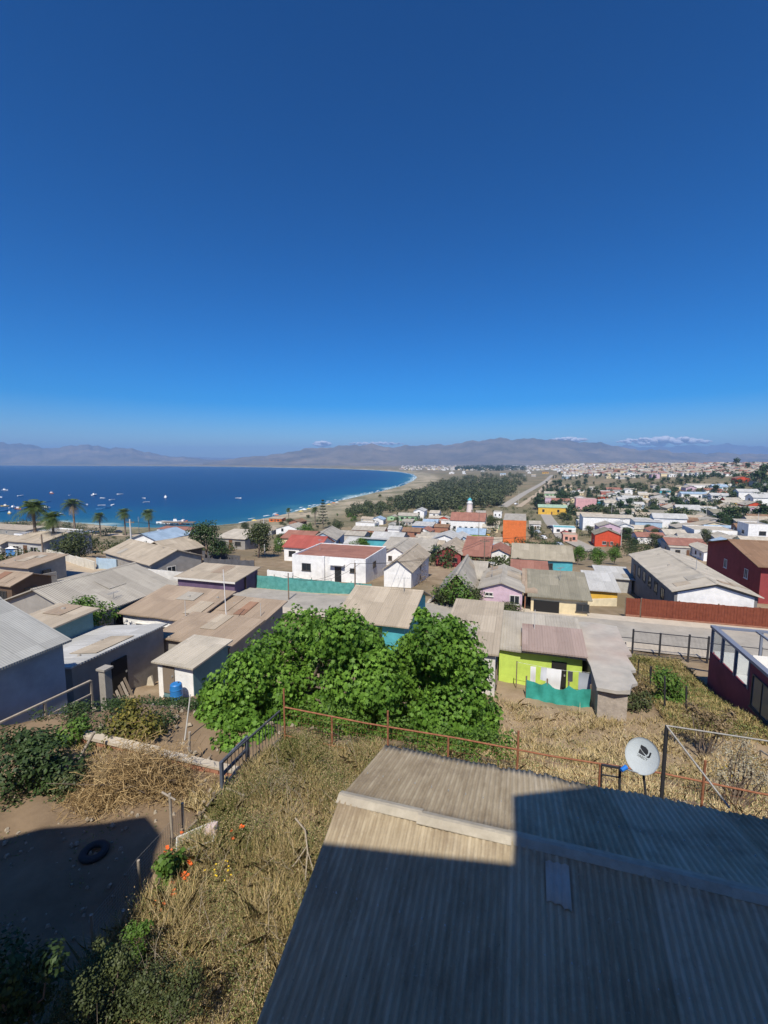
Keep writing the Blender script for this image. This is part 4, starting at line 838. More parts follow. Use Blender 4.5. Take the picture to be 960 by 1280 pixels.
b0 = hit(236, 955); post('grey fence stake by the gap right of the brick wall', b0, at_y(237, 915, b0[1]), .045, OLDW, 'stake', 'stake')
b0 = hit(231, 925); post('thin pale pole leaning under the fig tree', b0, at_y(238, 868, b0[1]+.2), .025, POLEC, 'pole', 'pole')
b0 = hit(152, 1165); post('short bleached stake holding the netting in the shade', b0, at_y(154, 1138, b0[1]), .035, OLDW, 'stake', 'stake')
b0 = hit(118, 1068)
def torus(R, r, n=28, k=10):
    u, v = np.meshgrid(np.linspace(0, 2*np.pi, n, endpoint=False), np.linspace(0, 2*np.pi, k, endpoint=False), indexing='ij')
    Vt = np.stack([(R+r*np.cos(v))*np.cos(u), (R+r*np.cos(v))*np.sin(u), r*.8*np.sin(v)], -1).reshape(-1, 3)
    i = np.arange(n)[:, None]; j = np.arange(k)[None]
    return Vt, np.stack([i*k+j, ((i+1) % n)*k+j, ((i+1) % n)*k+(j+1) % k, i*k+(j+1) % k], -1).reshape(-1, 4)
Vt, Ft = torus(.22, .085); ty = npmesh('tyre', Vt, Ft, plain('old_rubber', (.03, .03, .032), .8), smooth=True); ty.location = (b0[0], b0[1], b0[2]+.07); tag(ty, 'old black tyre lying on the shaded dirt yard', 'tyre')
# netting fence between yard and weeds
nf = thing('netting_fence', 'sagging wire netting fence between the shaded yard and the weeds', 'fence', G(-7.4, 7.9, 36.15), -GA)
for (x, y, hh_) in ((0, 0, .9), (.12, -1.4, .75), (.3, -2.6, .85)):
    mb = MB(); mb.tube((x, y, -.2), (x+.03, y, hh_), .03, n=6); mb.build('post', OLDW, nf)
mb = MB(); pts = [(0, 0), (.05, -.7), (.12, -1.4), (.2, -2.0), (.3, -2.6)]
for k in range(len(pts)-1):
    (x0, y0), (x1, y1) = pts[k], pts[k+1]
    for z in np.linspace(.02, .78, 12): mb.tube((x0, y0, z-.06*(k % 2)), (x1, y1, z-.06*((k+1) % 2)), .003, n=3, caps=False)
    for j in range(10): t = j/10; mb.tube((x0+(x1-x0)*t, y0+(y1-y0)*t, 0), (x0+(x1-x0)*t, y0+(y1-y0)*t, .74), .003, n=3, caps=False)
mb.build('wire_mesh', GALV, nf)
eb = thing('edging_board', 'dark timber edging between dirt yard and weeds, from gate to netting', 'edging', tuple(hit(284, 985)))
mb = MB(); o_ = Vector(eb.location); pe = [Vector(hit(x, y))-o_ for x, y in ((284, 985), (268, 1005), (250, 1030), (228, 1052), (215, 1062))]
for k in range(4): mb.bar(pe[k]+Vector((0, 0, .08+.03*(k % 2))), pe[k+1]+Vector((0, 0, .08+.03*(k % 2))), .05, .22)
for q in pe: mb.bar(q+Vector((0, 0, -.2)), q+Vector((0, 0, .32)), .06, .06)
mb.build('boards', TRIMD, eb)
# old tray with rubbish
b0 = hit(246, 1062); wb = thing('metal_tray', 'old pale metal barrow tray lying among weeds at the yard edge', 'barrow tray', tuple(b0), math.radians(25))
mb = MB(); o4 = [(-.42, -.16, .22), (.35, -.26, .30), (.42, .26, .36), (-.40, .22, .28)]; i4 = [(-.22, -.08, .05), (.22, -.12, .10), (.24, .12, .12), (-.22, .1, .07)]
for k in range(4):
    j = (k+1) % 4; mb.hexa([o4[k], o4[j], i4[j], i4[k]], [tuple(np.array(q)*[.97, .97, 1]+[0, 0, .015]) for q in (o4[k], o4[j], i4[j], i4[k])])
mb.hexa([tuple(np.array(q)-[0, 0, .01]) for q in i4], i4); mb.build('pan', mat('tray_metal', (.33, .31, .24), .7, .2, 5, stain=.5), wb)
mb = MB(); o4c = o4+[o4[0]]; mb.path(o4c, .018, 6); mb.bar((-.42, -.16, .2), (-.55, -.2, -.05), .03, .03); mb.bar((.35, -.26, .28), (.40, -.3, -.05), .03, .03); mb.build('rim', plain('tray_rim', (.55, .54, .50), .6), wb)
b1 = Vector(b0)+Vector((.30, .12, .42)); mb = MB(); mb.hexa([(-.14, -.09, -.1), (.15, -.1, -.1), (.14, .1, -.1), (-.13, .09, -.1)], [(-.12, -.06, .07), (.1, -.09, .1), (.13, .08, .12), (-.09, .08, .08)])
o = mb.build('broken_block', mat('pinkish_block', (.52, .42, .38), .9, .1, 6)); o.location = b1; tag(o, 'pinkish broken block resting on the old barrow tray', 'block')
mb = MB(); 
b0 = hit(285, 1003)
for k, (x0, x1) in enumerate((((283, 990), (305, 1003)), ((256, 1025), (275, 1046)), ((240, 1064), (268, 1078)))):
    p0, p1 = hit(*x0), hit(*x1); o = post(['pale plank lying at the foot of the steel gate', 'bleached plank lying between gate and barrow tray', 'bleached plank lying in front of the barrow tray'][k], p0+np.array([0, 0, .12]), p1+np.array([0, 0, .2]), .03, OLDW, 'plank', 'plank')
# ramp railing by the blue grey house
ra = thing('ramp_railing', 'long grey timber handrail descending beside the blue grey house', 'railing', G(-16.35, 13.0, 35.2), -GA)
mb = MB(); mb.bar((0, 0, 1.05), (-.15, -7, 1.25), .09, .06); mb.bar((0, 0, .5), (-.15, -7, .7), .07, .05); mb.bar((.35, -.6, .1), (.25, -6, .25), .07, .05); mb.build('rails', OLDW, ra)
for y in (0, -1.8, -3.6, -5.4): mb = MB(); mb.bar((y*.02, y, -.9), (y*.02, y, 1.05-.029*y), .08, .08); mb.build('post', OLDW, ra)
pl = MB(); pl.box(-.16, .16, -.16, .16, -1.2, 1.35); pl.box(-.22, .22, -.22, .22, 1.354, 1.44); o = pl.build('gate_pillar', mat('grey_pillar', (.30, .28, .25), .9, .15, 4)); o.location = G(-16.1, 13.45, 35.2); o.rotation_euler = (0, 0, -GA); tag(o, 'square masonry pillar at the top end of the handrail', 'pillar')
rg = np.random.default_rng(8)
for k in range(7):
    x0 = 128+k*5.2; p0 = hit(x0+6, 877-k*1.3); p1 = p0+np.array(G(-.75-.12*rg.random(), .1, 1.15+.35*rg.random()))
    mb = MB(); mb.bar((0, 0, 0), Vector(p1)-Vector(p0), .14, .035); o = mb.build('plank', OLDW if k % 2 else TRIMD); o.location = tuple(p0); tag(o, 'loose plank leaning with others against the shaded shed wall', 'plank', 'planks leaning on the shed')
# blue barrel and clutter by the hut
b0 = hit(221, 876); br_ = thing('barrel', 'bright blue plastic barrel beside the low hut', 'barrel', tuple(b0))
mb = MB(); prof = [(0, .25), (.05, .28), (.3, .30), (.34, .315), (.38, .30), (.62, .30), (.66, .315), (.7, .30), (.9, .28), (.94, .24)]
for k in range(len(prof)-1): mb.tube((0, 0, prof[k][0]), (0, 0, prof[k+1][0]), prof[k][1], prof[k+1][1], 18, caps=(k in (0, len(prof)-2)))
mb.build('drum', plain('barrel_blue', (.02, .17, .46), .45), br_)
mb = MB(); mb.tube((.1, .08, .935), (.1, .08, .975), .04, n=10); mb.build('cap', plain('cap_black', (.03, .03, .03), .5), br_)
ct = hit(206, 870)
for k in range(6):
    mb = MB(); L = rg.uniform(.5, .9); mb.box(-L/2, L/2, -.07, .07, 0, .06); o = mb.build('board', OLDW); o.location = (ct[0]+rg.uniform(-.08, .08), ct[1]+.35+rg.uniform(-.05, .05), ct[2]+.03+k*.075); o.rotation_euler = (0, 0, rg.uniform(-.4, .1)); tag(o, 'short board in the stack of scrap timber by the hut', 'board', 'scrap boards by the hut')
b0 = hit(189, 856); mb = MB(); mb.hexa([(-.22, -.12, 0), (.22, -.1, 0), (.2, .12, 0), (-.2, .1, 0)], [(-.12, -.1, .5), (.05, -.08, .62), (.08, .06, .6), (-.1, .08, .5)]); o = mb.build('sack', mat('pale_sack', (.5, .45, .36), .9, .15, 5)); o.location = tuple(b0); tag(o, 'pale sack standing on the dirt beside the hut door', 'sack')
mast = thing('antenna_mast', 'thin white mast rising from the brown roof left of the fig tree', 'mast', tuple(at_z(284, 787, 33.3)))
mb = MB(); mb.tube((0, 0, -.3), Vector(at_y(279, 712, mast.location.y))-mast.location, .035, .025, 8); mb.build('pole', plain('mast_white', (.75, .75, .74), .4), mast)
mb = MB(); mb.tube((.45, .2, -.2), (.45, .2, .75), .03, n=8); mb.build('stub', plain('mast_white', (.75, .75, .74), .4), mast)
# ================================================================ fences, nets and walls along the street
TEAL = mat('teal_shade_net', (.06, .25, .225), .85, .16, 2, (.12, .36, .33), .3, stain=.3, stainc=(.10, .40, .36))
def netfence(label, a0, a1, b, z0, h, n, m_, name='net_fence', seed=1, droop=.12, pm=None):
    rg = np.random.default_rng(seed); t = thing(name, label, 'fence', G(a0, b, z0), -GA); L = a1-a0
    nx, nz = n*8+1, 7; xs = np.linspace(0, L, nx); zs = np.linspace(0, 1, nz); XX, ZZ = np.meshgrid(xs, zs, indexing='ij')
    ph = (XX/(L/n)) % 1; top = h-droop*np.sin(np.pi*ph)*(.5+.5*np.sin(XX*1.7+seed)); YY = .05*np.sin(XX*5+seed)*np.sin(ZZ*4)+.05*np.sin(XX*11+ZZ*3)
    Vn = np.stack([XX, YY, ZZ*top-.1], -1).reshape(-1, 3); Vb = Vn+np.array([0, .012, 0]); Fn = grid_faces(nx, nz)
    npmesh('net', np.concatenate([Vn, Vb]), np.concatenate([Fn, Fn[:, ::-1]+len(Vn)]), m_, t, smooth=True)
    for k in range(n+1): mb = MB(); mb.tube((L*k/n, .09, -.3), (L*k/n, .09, h+.08), .04, n=6); mb.build('post', pm or POLEW, t)
    return t
netfence('teal shade net fence on posts in front of the white new house', ab(at_z(312, 745, 30))[0]-1.3, ab(at_z(452, 752, 30.2))[0]+.4, 46.0, 30.05, 1.6, 6, TEAL)
netfence('teal shade net fence in front of the lime green house', .6, 3.7, 23.6, 32.55, 1.2, 3, mat('teal_net_bright', (.03, .27, .22), .8, .12, 2, (.05, .36, .30), .3, stain=.3), seed=5, droop=.3)
def board_fence(label, a0, a1, b, z0, z1, h, m_, base=None, name='board_fence', seed=2, az_=0.0):
    t = thing(name, label, 'fence', G(a0, b, z0), -GA); L = a1-a0; rg = np.random.default_rng(seed); mb = MB(); x = 0; bs = .3 if base else -.2
    while x < L-.1:
        w_ = rg.uniform(.22, .26); zz = (z1-z0)*x/L; mb.box(x, min(L, x+w_-.012), rg.uniform(-.01, .01), .045, bs+zz, h+zz+rg.uniform(-.02, .02)); x += w_
    mb.build('boards', m_, t)
    mb = MB(); mb.bar((0, .075, h*.35+bs), (L, .075, h*.35+bs+z1-z0), .05, .08); mb.bar((0, .075, h*.85), (L, .075, h*.85+z1-z0), .05, .08); mb.build('rails', TRIMD, t)
    k = 0.0
    while k <= L: mb = MB(); mb.box(k-.05, k+.05, .047, .14, -.3+(z1-z0)*k/L, h+.06+(z1-z0)*k/L); mb.build('post', TRIMD, t); k += 3.1
    if base: mb = MB(); mb.hexa([(0, -.08, -.8), (L, -.08, -.8+z1-z0), (L, .2, -.8+z1-z0), (0, .2, -.8)], [(0, -.08, .29), (L, -.08, .29+z1-z0), (L, .2, .29+z1-z0), (0, .2, .29)]); mb.build('base_wall', base, t)
    return t
RBF = mat('red_brown_boards', (.17, .042, .022), .8, .2, 3, (.22, .062, .032), .2, stain=.25)
aq = ab(at_z(789, 758, 30.3))[0]; ap = ab(at_z(772, 757, 30.3))[0]
board_fence('long red brown board fence along the far pavement on the right', aq, aq+30, 46.3, 30.3, 30.3, 1.95, RBF, BRICKC)
board_fence('short red brown board panel on a brick base beside the yellow wall', ap, aq-.08, 46.4, 30.3, 30.3, 1.9, RBF, BRICKC, seed=5)
def lowwall(label, pa, pb, h, m_, th=.2, name='wall', zoff=0.0):
    p0, p1 = np.array(pa), np.array(pb); L = np.linalg.norm((p1-p0)[:2]); t = math.atan2(p1[1]-p0[1], p1[0]-p0[0]); dz = p1[2]-p0[2]
    o = MB(); n = max(1, int(L/3)); 
    for k in range(n):
        x0, x1 = L*k/n, L*(k+1)/n; zz = dz*(k+.5)/n; o.box(x0+.01, x1-.01, 0, th, -1+zz, h+zz); o.box(x0-.08, x0+.08, -.04, th+.04, -1+zz, h+.06+zz)
    ob = o.build(name, m_); ob.location = tuple(p0); ob.rotation_euler = (0, 0, t); return tag(ob, label, 'wall')
YC = wall('pale_cream', (.66, .58, .40))
lowwall('pale cream low wall in front of the yellow walled house', hit(716, 757), hit(771, 758), .75, YC)
lowwall('whitewashed panel wall along the street left of the dark gate', hit(176, 726), hit(284, 737), 1.6, wall('whitewash', (.60, .58, .53)))
lowwall('low white and yellowed roadside wall below the wide green bush', hit(56, 697), hit(118, 715), 1.5, wall('old_white', (.58, .54, .45)))
lowwall('short pale blue gate wall right of the yellowed roadside wall', hit(122, 714), hit(146, 716), 1.9, LBLUE)
lowwall('grey block wall left of the long grey building', hit(0, 742), hit(72, 728), 1.3, CONC)
lowwall('pale block wall behind the shade cloth plot', hit(200, 700), hit(245, 702), 1.6, CONC)
lowwall('low white yard wall at the left of the white new house', hit(335, 727), hit(366, 730), 1.5, WHITE)
board_fence('dark slatted gate between the white panel wall and the teal fence', ab(hit(285, 739))[0], ab(hit(309, 741))[0], ab(hit(285, 739))[1], 30.1, 30.1, 1.9, mat('dark_slats', (.06, .045, .035), .8, .2, 4), name='slatted_gate')
# dark shade cloth plot
for k, (x0, y0, x1, y1) in enumerate(((182, 704, 248, 712), (205, 692, 300, 704), (255, 712, 318, 716))):
    p0, p1 = hit(x0, y0), hit(x1, y1); a0, b0_ = ab(p0); L = np.linalg.norm((p1-p0)[:2])
    o = netfence(['nearest dark shade cloth screen on the plot behind the panel wall', 'farthest dark shade cloth screen around the plot near the palms', 'dark shade cloth screen beside the purple walled house'][k], a0, a0+L, b0_, float(p0[2]), 1.9, 6, mat('dark_shade_cloth', (.10, .10, .11), .9, .2, 2), 'shade_screen', 20+k)
    o.rotation_euler.z = math.atan2(p1[1]-p0[1], p1[0]-p0[0])
# black wire fence on the near side of the street, right
wf = thing('wire_fence', 'black steel post fence with mesh along the near pavement, above the weedy plot', 'fence', G(6.2, 36.4, 30.6), -GA)
for a_, h_ in ((0, 1.3), (2.2, 2.0), (4.0, 1.9), (5.85, 2.0), (7.05, 2.0), (10.2, 1.6), (13, 1.6), (16, 1.6)):
    mb = MB(); mb.bar((a_, 0, -.4), (a_, 0, h_), .11, .11); mb.build('post', DKS, wf)
mb = MB()
for z in (1.85, 1.0, .1): mb.bar((2.2, 0, z), (7.05, 0, z), .05, .05)
mb.bar((0, 0, 1.25), (2.2, 0, 1.3), .04, .04); mb.bar((7.05, 0, 1.5), (16, 0, 1.45), .04, .04); mb.bar((11.0, .3, 2.3), (14, .1, .9), .09, .09); mb.build('rails', DKS, wf)
mb = MB()
for i in range(60): mb.tube((2.2+i*.0808, 0, .1), (2.2+i*.0808, 0, 1.85), .008, n=3, caps=False)
mb.build('wire_mesh', DKS, wf)
# fences right of the slab, by the vine
for k, (x, y0, y1) in enumerate(((782, 803, 838), (813, 833, 858), (858, 858, 892), (831, 845, 888))):
    b0 = hit(x, y1); post(['dark fence post at the upper corner of the ruined house', 'dark fence post between the ruin and the vine', 'dark post beside the maroon house steps', 'dark post inside the green vine'][k], b0-np.array([0, 0, .2]), at_y(x, y0, b0[1]), .05, DKS)
wp = thing('wire_fence', 'thin wire fence between the ruined house and the weedy plot', 'fence', tuple(hit(782, 838)))
mb = MB(); o_ = Vector(wp.location)
for dz in (.4, .8, 1.2): mb.path([Vector(hit(x, y))-o_+Vector((0, 0, dz)) for x, y in ((782, 838), (797, 848), (813, 858), (831, 886))], .008, 4)
mb.build('wires', DKS, wp)
mb = MB()
for x, y in ((782, 838), (797, 848), (813, 858)): q = Vector(hit(x, y))-o_; mb.tube(q, q+Vector((0, 0, 1.3)), .03, n=6)
mb.build('post', DKS, wp)
# steps and railings by the maroon house
stp = thing('steps', 'concrete steps with steel handrails along the maroon house', 'steps', G(10.0, 21.0, 32.1), -GA)
mb = MB()
for k in range(7): mb.box(0, 1.3, -k*.5, -k*.5+.5-.004, -1, -.2+.17*k)
mb.build('treads', PAVE, stp)
for x in (-.05, 1.4):
    mb = MB(); mb.bar((x, .4, .9), (x, -3.2, 1.95), .05, .05); mb.bar((x, .4, .4), (x, -3.2, 1.45), .04, .04)
    for y in (.4, -.8, -2.0, -3.2): mb.bar((x, y, -.6), (x, y, .9+(.4-y)*.29), .05, .05)
    mb.build('handrail', STEEL, stp)
tp = MB(); rg = np.random.default_rng(12); xs = np.linspace(0, 2.6, 12); ys = np.linspace(0, 2.0, 10); XX, YY = np.meshgrid(xs, ys, indexing='ij'); ZZ = .9-.42*YY+.07*np.sin(XX*4+YY*2)+.05*np.sin(YY*7)
o = npmesh('tarpaulin', np.concatenate([np.stack([XX, YY, ZZ], -1).reshape(-1, 3), np.stack([XX, YY, ZZ-.02], -1).reshape(-1, 3)]), np.concatenate([grid_faces(12, 10), grid_faces(12, 10)[:, ::-1]+120]), mat('dark_blue_tarp', (.035, .05, .09), .6, .2, 3), smooth=True)
o.location = G(9.6, 15.2, 34.4); o.rotation_euler = (0, 0, -GA); tag(o, 'crumpled dark blue tarpaulin below the maroon house', 'tarpaulin')
# washing in front of the lime house
wl = thing('washing_line', 'wire washing line in front of the lime green house', 'washing line', G(.4, 25.0, 31.9), -GA)
mb = MB(); mb.tube((-.3, 0, 0), (-.3, 0, 2.1), .03, n=6); mb.tube((3.6, 0, 0), (3.6, 0, 2.0), .03, n=6); mb.build('post', POLEW, wl)
mb = MB(); mb.path([(-.3, 0, 2.05), (1, 0, 1.95), (2.2, 0, 1.9), (3.6, 0, 1.98)], .008, 4); mb.build('wire', STEEL, wl)
for k, (x, w_, h_, c_, lb) in enumerate(((.5, .28, 1.0, (.7, .7, .7), 'narrow white cloth hanging at the left of the washing line'), (1.5, .75, 1.25, (.72, .72, .72), 'broad white sheet hanging before the lime green wall'), (1.15, .3, .7, (.55, .57, .6), 'pale grey shirt hanging beside the broad white sheet'), (3.4, .75, .95, (.34, .37, .42), 'grey blue cloth hanging at the right of the washing line'), (2.75, .25, .6, (.08, .08, .1), 'small dark garment hanging before the open doorway'))):
    xs = np.linspace(0, w_, 9); zs = np.linspace(0, -h_, 8); XX, ZZ = np.meshgrid(xs, zs, indexing='ij'); YY = .04*np.sin(XX*14+k)*(-ZZ/h_)+.03*np.sin(ZZ*5+k)
    Vc = np.stack([XX+.05*ZZ*np.sin(k), YY-.03, ZZ], -1).reshape(-1, 3); o = npmesh('hanging_cloth', np.concatenate([Vc, Vc+[0, .01, 0]]), np.concatenate([grid_faces(9, 8), grid_faces(9, 8)[:, ::-1]+72]), plain('cloth_%d' % k, c_, .9, 0, .1), smooth=True)
    o.location = G(.4+x*.85, 25.0, 31.9+1.92); o.rotation_euler = (0, 0, -GA); tag(o, lb, 'cloth')
# ================================================================ vegetation
BARK = mat('bark_grey_brown', (.17, .13, .10), .95, .25, 6, bump=.6)
FIG = leafmat('fig_leaves', (.05, .125, .014), (.22, .40, .055), .35); VINE = leafmat('vine_leaves', (.05, .115, .018), (.16, .26, .045), .3)
OLIVEL = leafmat('dull_green_leaves', (.035, .05, .018), (.11, .13, .045), .15); DEEP = leafmat('deep_green_leaves', (.02, .042, .015), (.065, .105, .03), .15)
CITRUS = leafmat('citrus_leaves', (.07, .085, .02), (.26, .22, .045), .3); DRYL = leafmat('dry_brown_leaves', (.12, .085, .045), (.30, .22, .12), .15)
PINEL = leafmat('pine_green', (.018, .034, .014), (.055, .085, .032), .1); PALML = leafmat('palm_fronds', (.05, .085, .022), (.15, .20, .06), .2); TANP = leafmat('dry_fronds', (.20, .14, .07), (.33, .25, .13), .1)
def limb(mb, p, q, r0, r1, rng, k=4):
    p, q = np.array(p, float), np.array(q, float); L = np.linalg.norm(q-p); pts = [p+(q-p)*i/k+rng.normal(0, L*.035, 3)*(0 < i < k) for i in range(k+1)]
    for i in range(k): mb.tube(pts[i], pts[i+1], r0+(r1-r0)*i/k, r0+(r1-r0)*(i+1)/k, 7, caps=i == k-1)
def crown(name, blobs, n, size, m_, parent, rng, shell=.55, wid=.6, lobed=False, droop=.25, up=.6, mottle=1.0):
    P, d = blob_points(blobs, n, rng, shell); N = d+np.array([0, 0, up])
    V, Fc = leaves(P, N, size, rng, wid, lobed, droop)
    r = np.clip(.5+.22*np.sin(P[:, 0]*1.9/mottle+3*np.sin(P[:, 2]*1.3/mottle))*np.sin(P[:, 1]*2.3/mottle+1)+rng.normal(0, .2, n), 0, 1)
    return npmesh(name, V, Fc, m_, parent, rnd=r)
# ---- the two fig trees
def fig(label, base_px, yd, pxblobs, n, seed, extra=()):
    rng = np.random.default_rng(seed); b0 = np.array(at_y(base_px[0], base_px[1], yd)); b0[2] = g1(b0[0], b0[1]); t = thing('fig_tree', label, 'tree', tuple(b0), 0, None)
    bl = []
    for x, y, r, *yy in pxblobs:
        dy = rng.uniform(-1.5, 1.5) if r > 20 else 0; c = at_y(x, y, yy[0] if yy else yd+dy); R = r*(yy[0] if yy else yd)/FPX; bl.append((*(c-b0), R))
        for k in range(3):
            dd = unit(rng.normal(0, 1, 3)); bl.append((*(c-b0+dd*R*.72), R*.45))
    crown('crown', bl, int(n*1.9), .175, FIG, t, rng, .62, lobed=True, droop=.55, up=.45, mottle=1.4)
    mb = MB()
    for k in range(4): a_ = k*1.6; limb(mb, (0, .7, -.8), (.45*math.cos(a_), 1.0+.45*math.sin(a_), 1.0), .16, .11, rng)
    for (x, y, z, R) in [q for q in bl[::4] if q[1] > -1.2]: limb(mb, (rng.uniform(-.4, .4), 1.0+rng.uniform(-.3, .3), .9), (x*.9, y+.25, z), .09, .02, rng)
    for e in extra: c = at_y(e[0], e[1], yd)-b0; limb(mb, c-np.array([0, 0, 1.2]), c, .04, .015, rng)
    mb.build('trunk', BARK, t); return t
fig('broad fig tree with big green leaves, left of the pair, spilling over the yard fence', (380, 930), 17.0,
    [(372, 790, 34), (412, 795, 32), (440, 805, 34), (334, 815, 30), (310, 845, 34), (282, 862, 28), (345, 860, 48), (400, 850, 50), (450, 845, 46), (476, 860, 34), (300, 895, 34), (350, 905, 38), (410, 895, 40), (460, 890, 34), (284, 920, 24), (262, 868, 16), (268, 895, 20), (300, 930, 24), (284, 945, 18), (262, 915, 14), (330, 925, 24), (370, 920, 24), (430, 915, 26), (478, 905, 26), (290, 930, 26, 13.6), (300, 905, 26, 14.5), (275, 905, 20, 14.5), (322, 925, 24, 13.9), (286, 950, 17, 13.1), (268, 925, 18, 14.2), (258, 895, 16, 15), (310, 945, 16, 13.2), (275, 940, 14, 13.4), (430, 788, 30), (456, 800, 26), (470, 822, 24)], 22500, 31)
fig('taller rounder fig tree with a thin top shoot, right of the pair', (560, 930), 17.6,
    [(545, 800, 34), (570, 812, 36), (520, 815, 28), (590, 838, 26), (530, 850, 44), (575, 860, 42), (510, 880, 36), (560, 895, 42), (600, 895, 26), (585, 915, 30), (520, 915, 30), (505, 835, 26), (527, 767, 9), (530, 778, 7), (612, 910, 12)], 12500, 32, [(528, 768)])
# ---- generic trees, modelled once and copied
PROTO = {}
def tree_proto(kind, seed, H=6.0, spread=2.6, n=1500, size=.3, m_=DEEP, trunk=.16, nb=9, low=.25, name='tree', lobes=.42):
    rng = np.random.default_rng(seed); t = thing(name, 'tree', 'tree', (0, 0, -50)); bl = []
    for k in range(nb):
        a_ = rng.uniform(0, 6.28); u = rng.uniform(0, 1)**.6; z = H*(low+(1-low)*rng.uniform(.1, .88)); s_ = math.sin(math.pi*min(1, max(.12, (z/H-low)/(1-low)*.8+.2)))
        r = spread*rng.uniform(.3, lobes+.1); bl.append((spread*.65*u*s_*math.cos(a_), spread*.65*u*s_*math.sin(a_), min(z, H-r*.8), r))
    crown('crown', bl, n, size, m_, t, rng, .45, up=.5)
    mb = MB(); limb(mb, (0, 0, -.6), (rng.normal(0, .1), rng.normal(0, .1), H*.55), trunk, trunk*.6, rng)
    for b_ in bl[:6]: limb(mb, (0, 0, H*.35), b_[:3], trunk*.5, trunk*.15, rng, 3)
    mb.build('trunk', BARK, t); PROTO[kind] = (t, H, spread); return t
tree_proto('round', 41, 6, 2.7, 2400, .30, DEEP); tree_proto('round2', 42, 6.5, 3.0, 2400, .32, OLIVEL, nb=11); tree_proto('wide', 43, 4.5, 4.2, 3200, .30, OLIVEL, nb=14, low=.15)
tree_proto('bush', 44, 2.2, 1.6, 1500, .17, VINE, .06, 9, .02, 'shrub'); tree_proto('dullbush', 45, 2.0, 1.8, 1500, .18, OLIVEL, .06, 10, .02, 'shrub')
tree_proto('tall', 46, 9, 2.4, 2400, .34, PINEL, .2, 12, .2); tree_proto('bare', 47, 3.6, 2.6, 1500, .14, DRYL, .12, 12, .15, 'bare_tree'); tree_proto('bright', 48, 5, 2.4, 2400, .26, VINE, .12, 9, .2)
tree_proto('fartree', 49, 7, 3.4, 420, .8, DEEP, .25, 8, .1); tree_proto('fartree2', 50, 6, 3.6, 420, .8, OLIVEL, .25, 8, .1); tree_proto('fartall', 51, 11, 3.0, 420, .9, PINEL, .3, 9, .15)
def cypress():
    rng = np.random.default_rng(52); t = thing('cypress', 'x', 'tree', (0, 0, -50)); crown('crown', [(0, 0, 1+k*.8, 1.0-.09*k) for k in range(10)], 1800, .3, PINEL, t, rng, .6)
    mb = MB(); limb(mb, (0, 0, -.5), (0, 0, 6), .15, .05, rng); mb.build('trunk', BARK, t); PROTO['cypress'] = (t, 9, 1)
cypress()
def araucaria():
    rng = np.random.default_rng(53); t = thing('norfolk_pine', 'x', 'tree', (0, 0, -50)); bl = []; mb = MB(); mb.tube((0, 0, -.5), (0, 0, 14), .22, .04, 8)
    for k in range(9):
        z = 2.5+k*1.35; R = 2.9*(1-k/9.5)
        for j in range(6): a_ = j*1.047+k*.4; mb.tube((0, 0, z), (R*math.cos(a_), R*math.sin(a_), z+.25), .05, .02, 5); bl += [(R*f*math.cos(a_), R*f*math.sin(a_), z+.2*f, .34) for f in (.45, .75, 1)]
    crown('crown', bl, 3200, .3, PINEL, t, rng, .3); mb.build('trunk', BARK, t); PROTO['araucaria'] = (t, 14.3, 3)
araucaria()
def palm(seed=54):
    rng = np.random.default_rng(seed); t = thing('palm_tree', 'x', 'palm tree', (0, 0, -50)); Hh = 8.0; mb = MB()
    for k in range(16): z0, z1 = -.5+k*(Hh+.5)/16, -.5+(k+1)*(Hh+.5)/16; mb.tube((.04*math.sin(z0), 0, z0), (.04*math.sin(z1), 0, z1), .27-.005*k, .24-.005*k, 9, caps=False)
    mb.build('trunk', POLEW, t)
    def fronds(n, el0, el1, L, m_, name):
        Vv, Ff, rn = [], [], []; c = 0
        for i in range(n):
            a_ = rng.uniform(0, 6.28); el = rng.uniform(el0, el1); Lf = L*rng.uniform(.8, 1.1); dh = np.array([math.cos(a_), math.sin(a_), 0]); sd_ = np.array([-math.sin(a_), math.cos(a_), 0])
            pts = [np.array([0, 0, Hh])+dh*Lf*s*math.cos(el)*(1-.12*s)+np.array([0, 0, 1])*(Lf*s*math.sin(el)-1.5*s*s) for s in np.linspace(0, 1, 12)]
            for s in range(1, 12):
                p = pts[s]; w_ = .62*math.sin(math.pi*(.12+.8*s/12))+.1; f = unit(pts[s]-pts[s-1])
                for sg in (-1, 1):
                    tip = p+sd_*sg*w_+f*.32-np.array([0, 0, .22]); Vv += [p-f*.06, p+f*.06, tip+f*.03, tip-f*.02]; Ff.append([c, c+1, c+2, c+3]); c += 4; rn.append(np.clip(rng.normal(.5, .2), 0, 1))
        npmesh(name, np.array(Vv), np.array(Ff), m_, t, rnd=rn)
    fronds(54, -.25, 1.3, 2.9, PALML, 'crown'); fronds(7, -.9, -.5, 1.5, TANP, 'dry_skirt'); PROTO['palm'] = (t, 9.2, 2.4)
palm()
def put(kind, px, py, hpx, label, group=None, wx=1.0, cat=None, seed=0, off=(0, 0)):
    """base of the plant at px, py; hpx its height in the photo"""
    t, Hh, sp = PROTO[kind]; P = hit(px, py); dep = proj(P)[2]; s = hpx*dep/FPX/Hh
    return dup(t, (P[0], P[1], P[2]-.05), seed*1.7+px*.37, (s*wx, s*wx, s), label, group, cat)
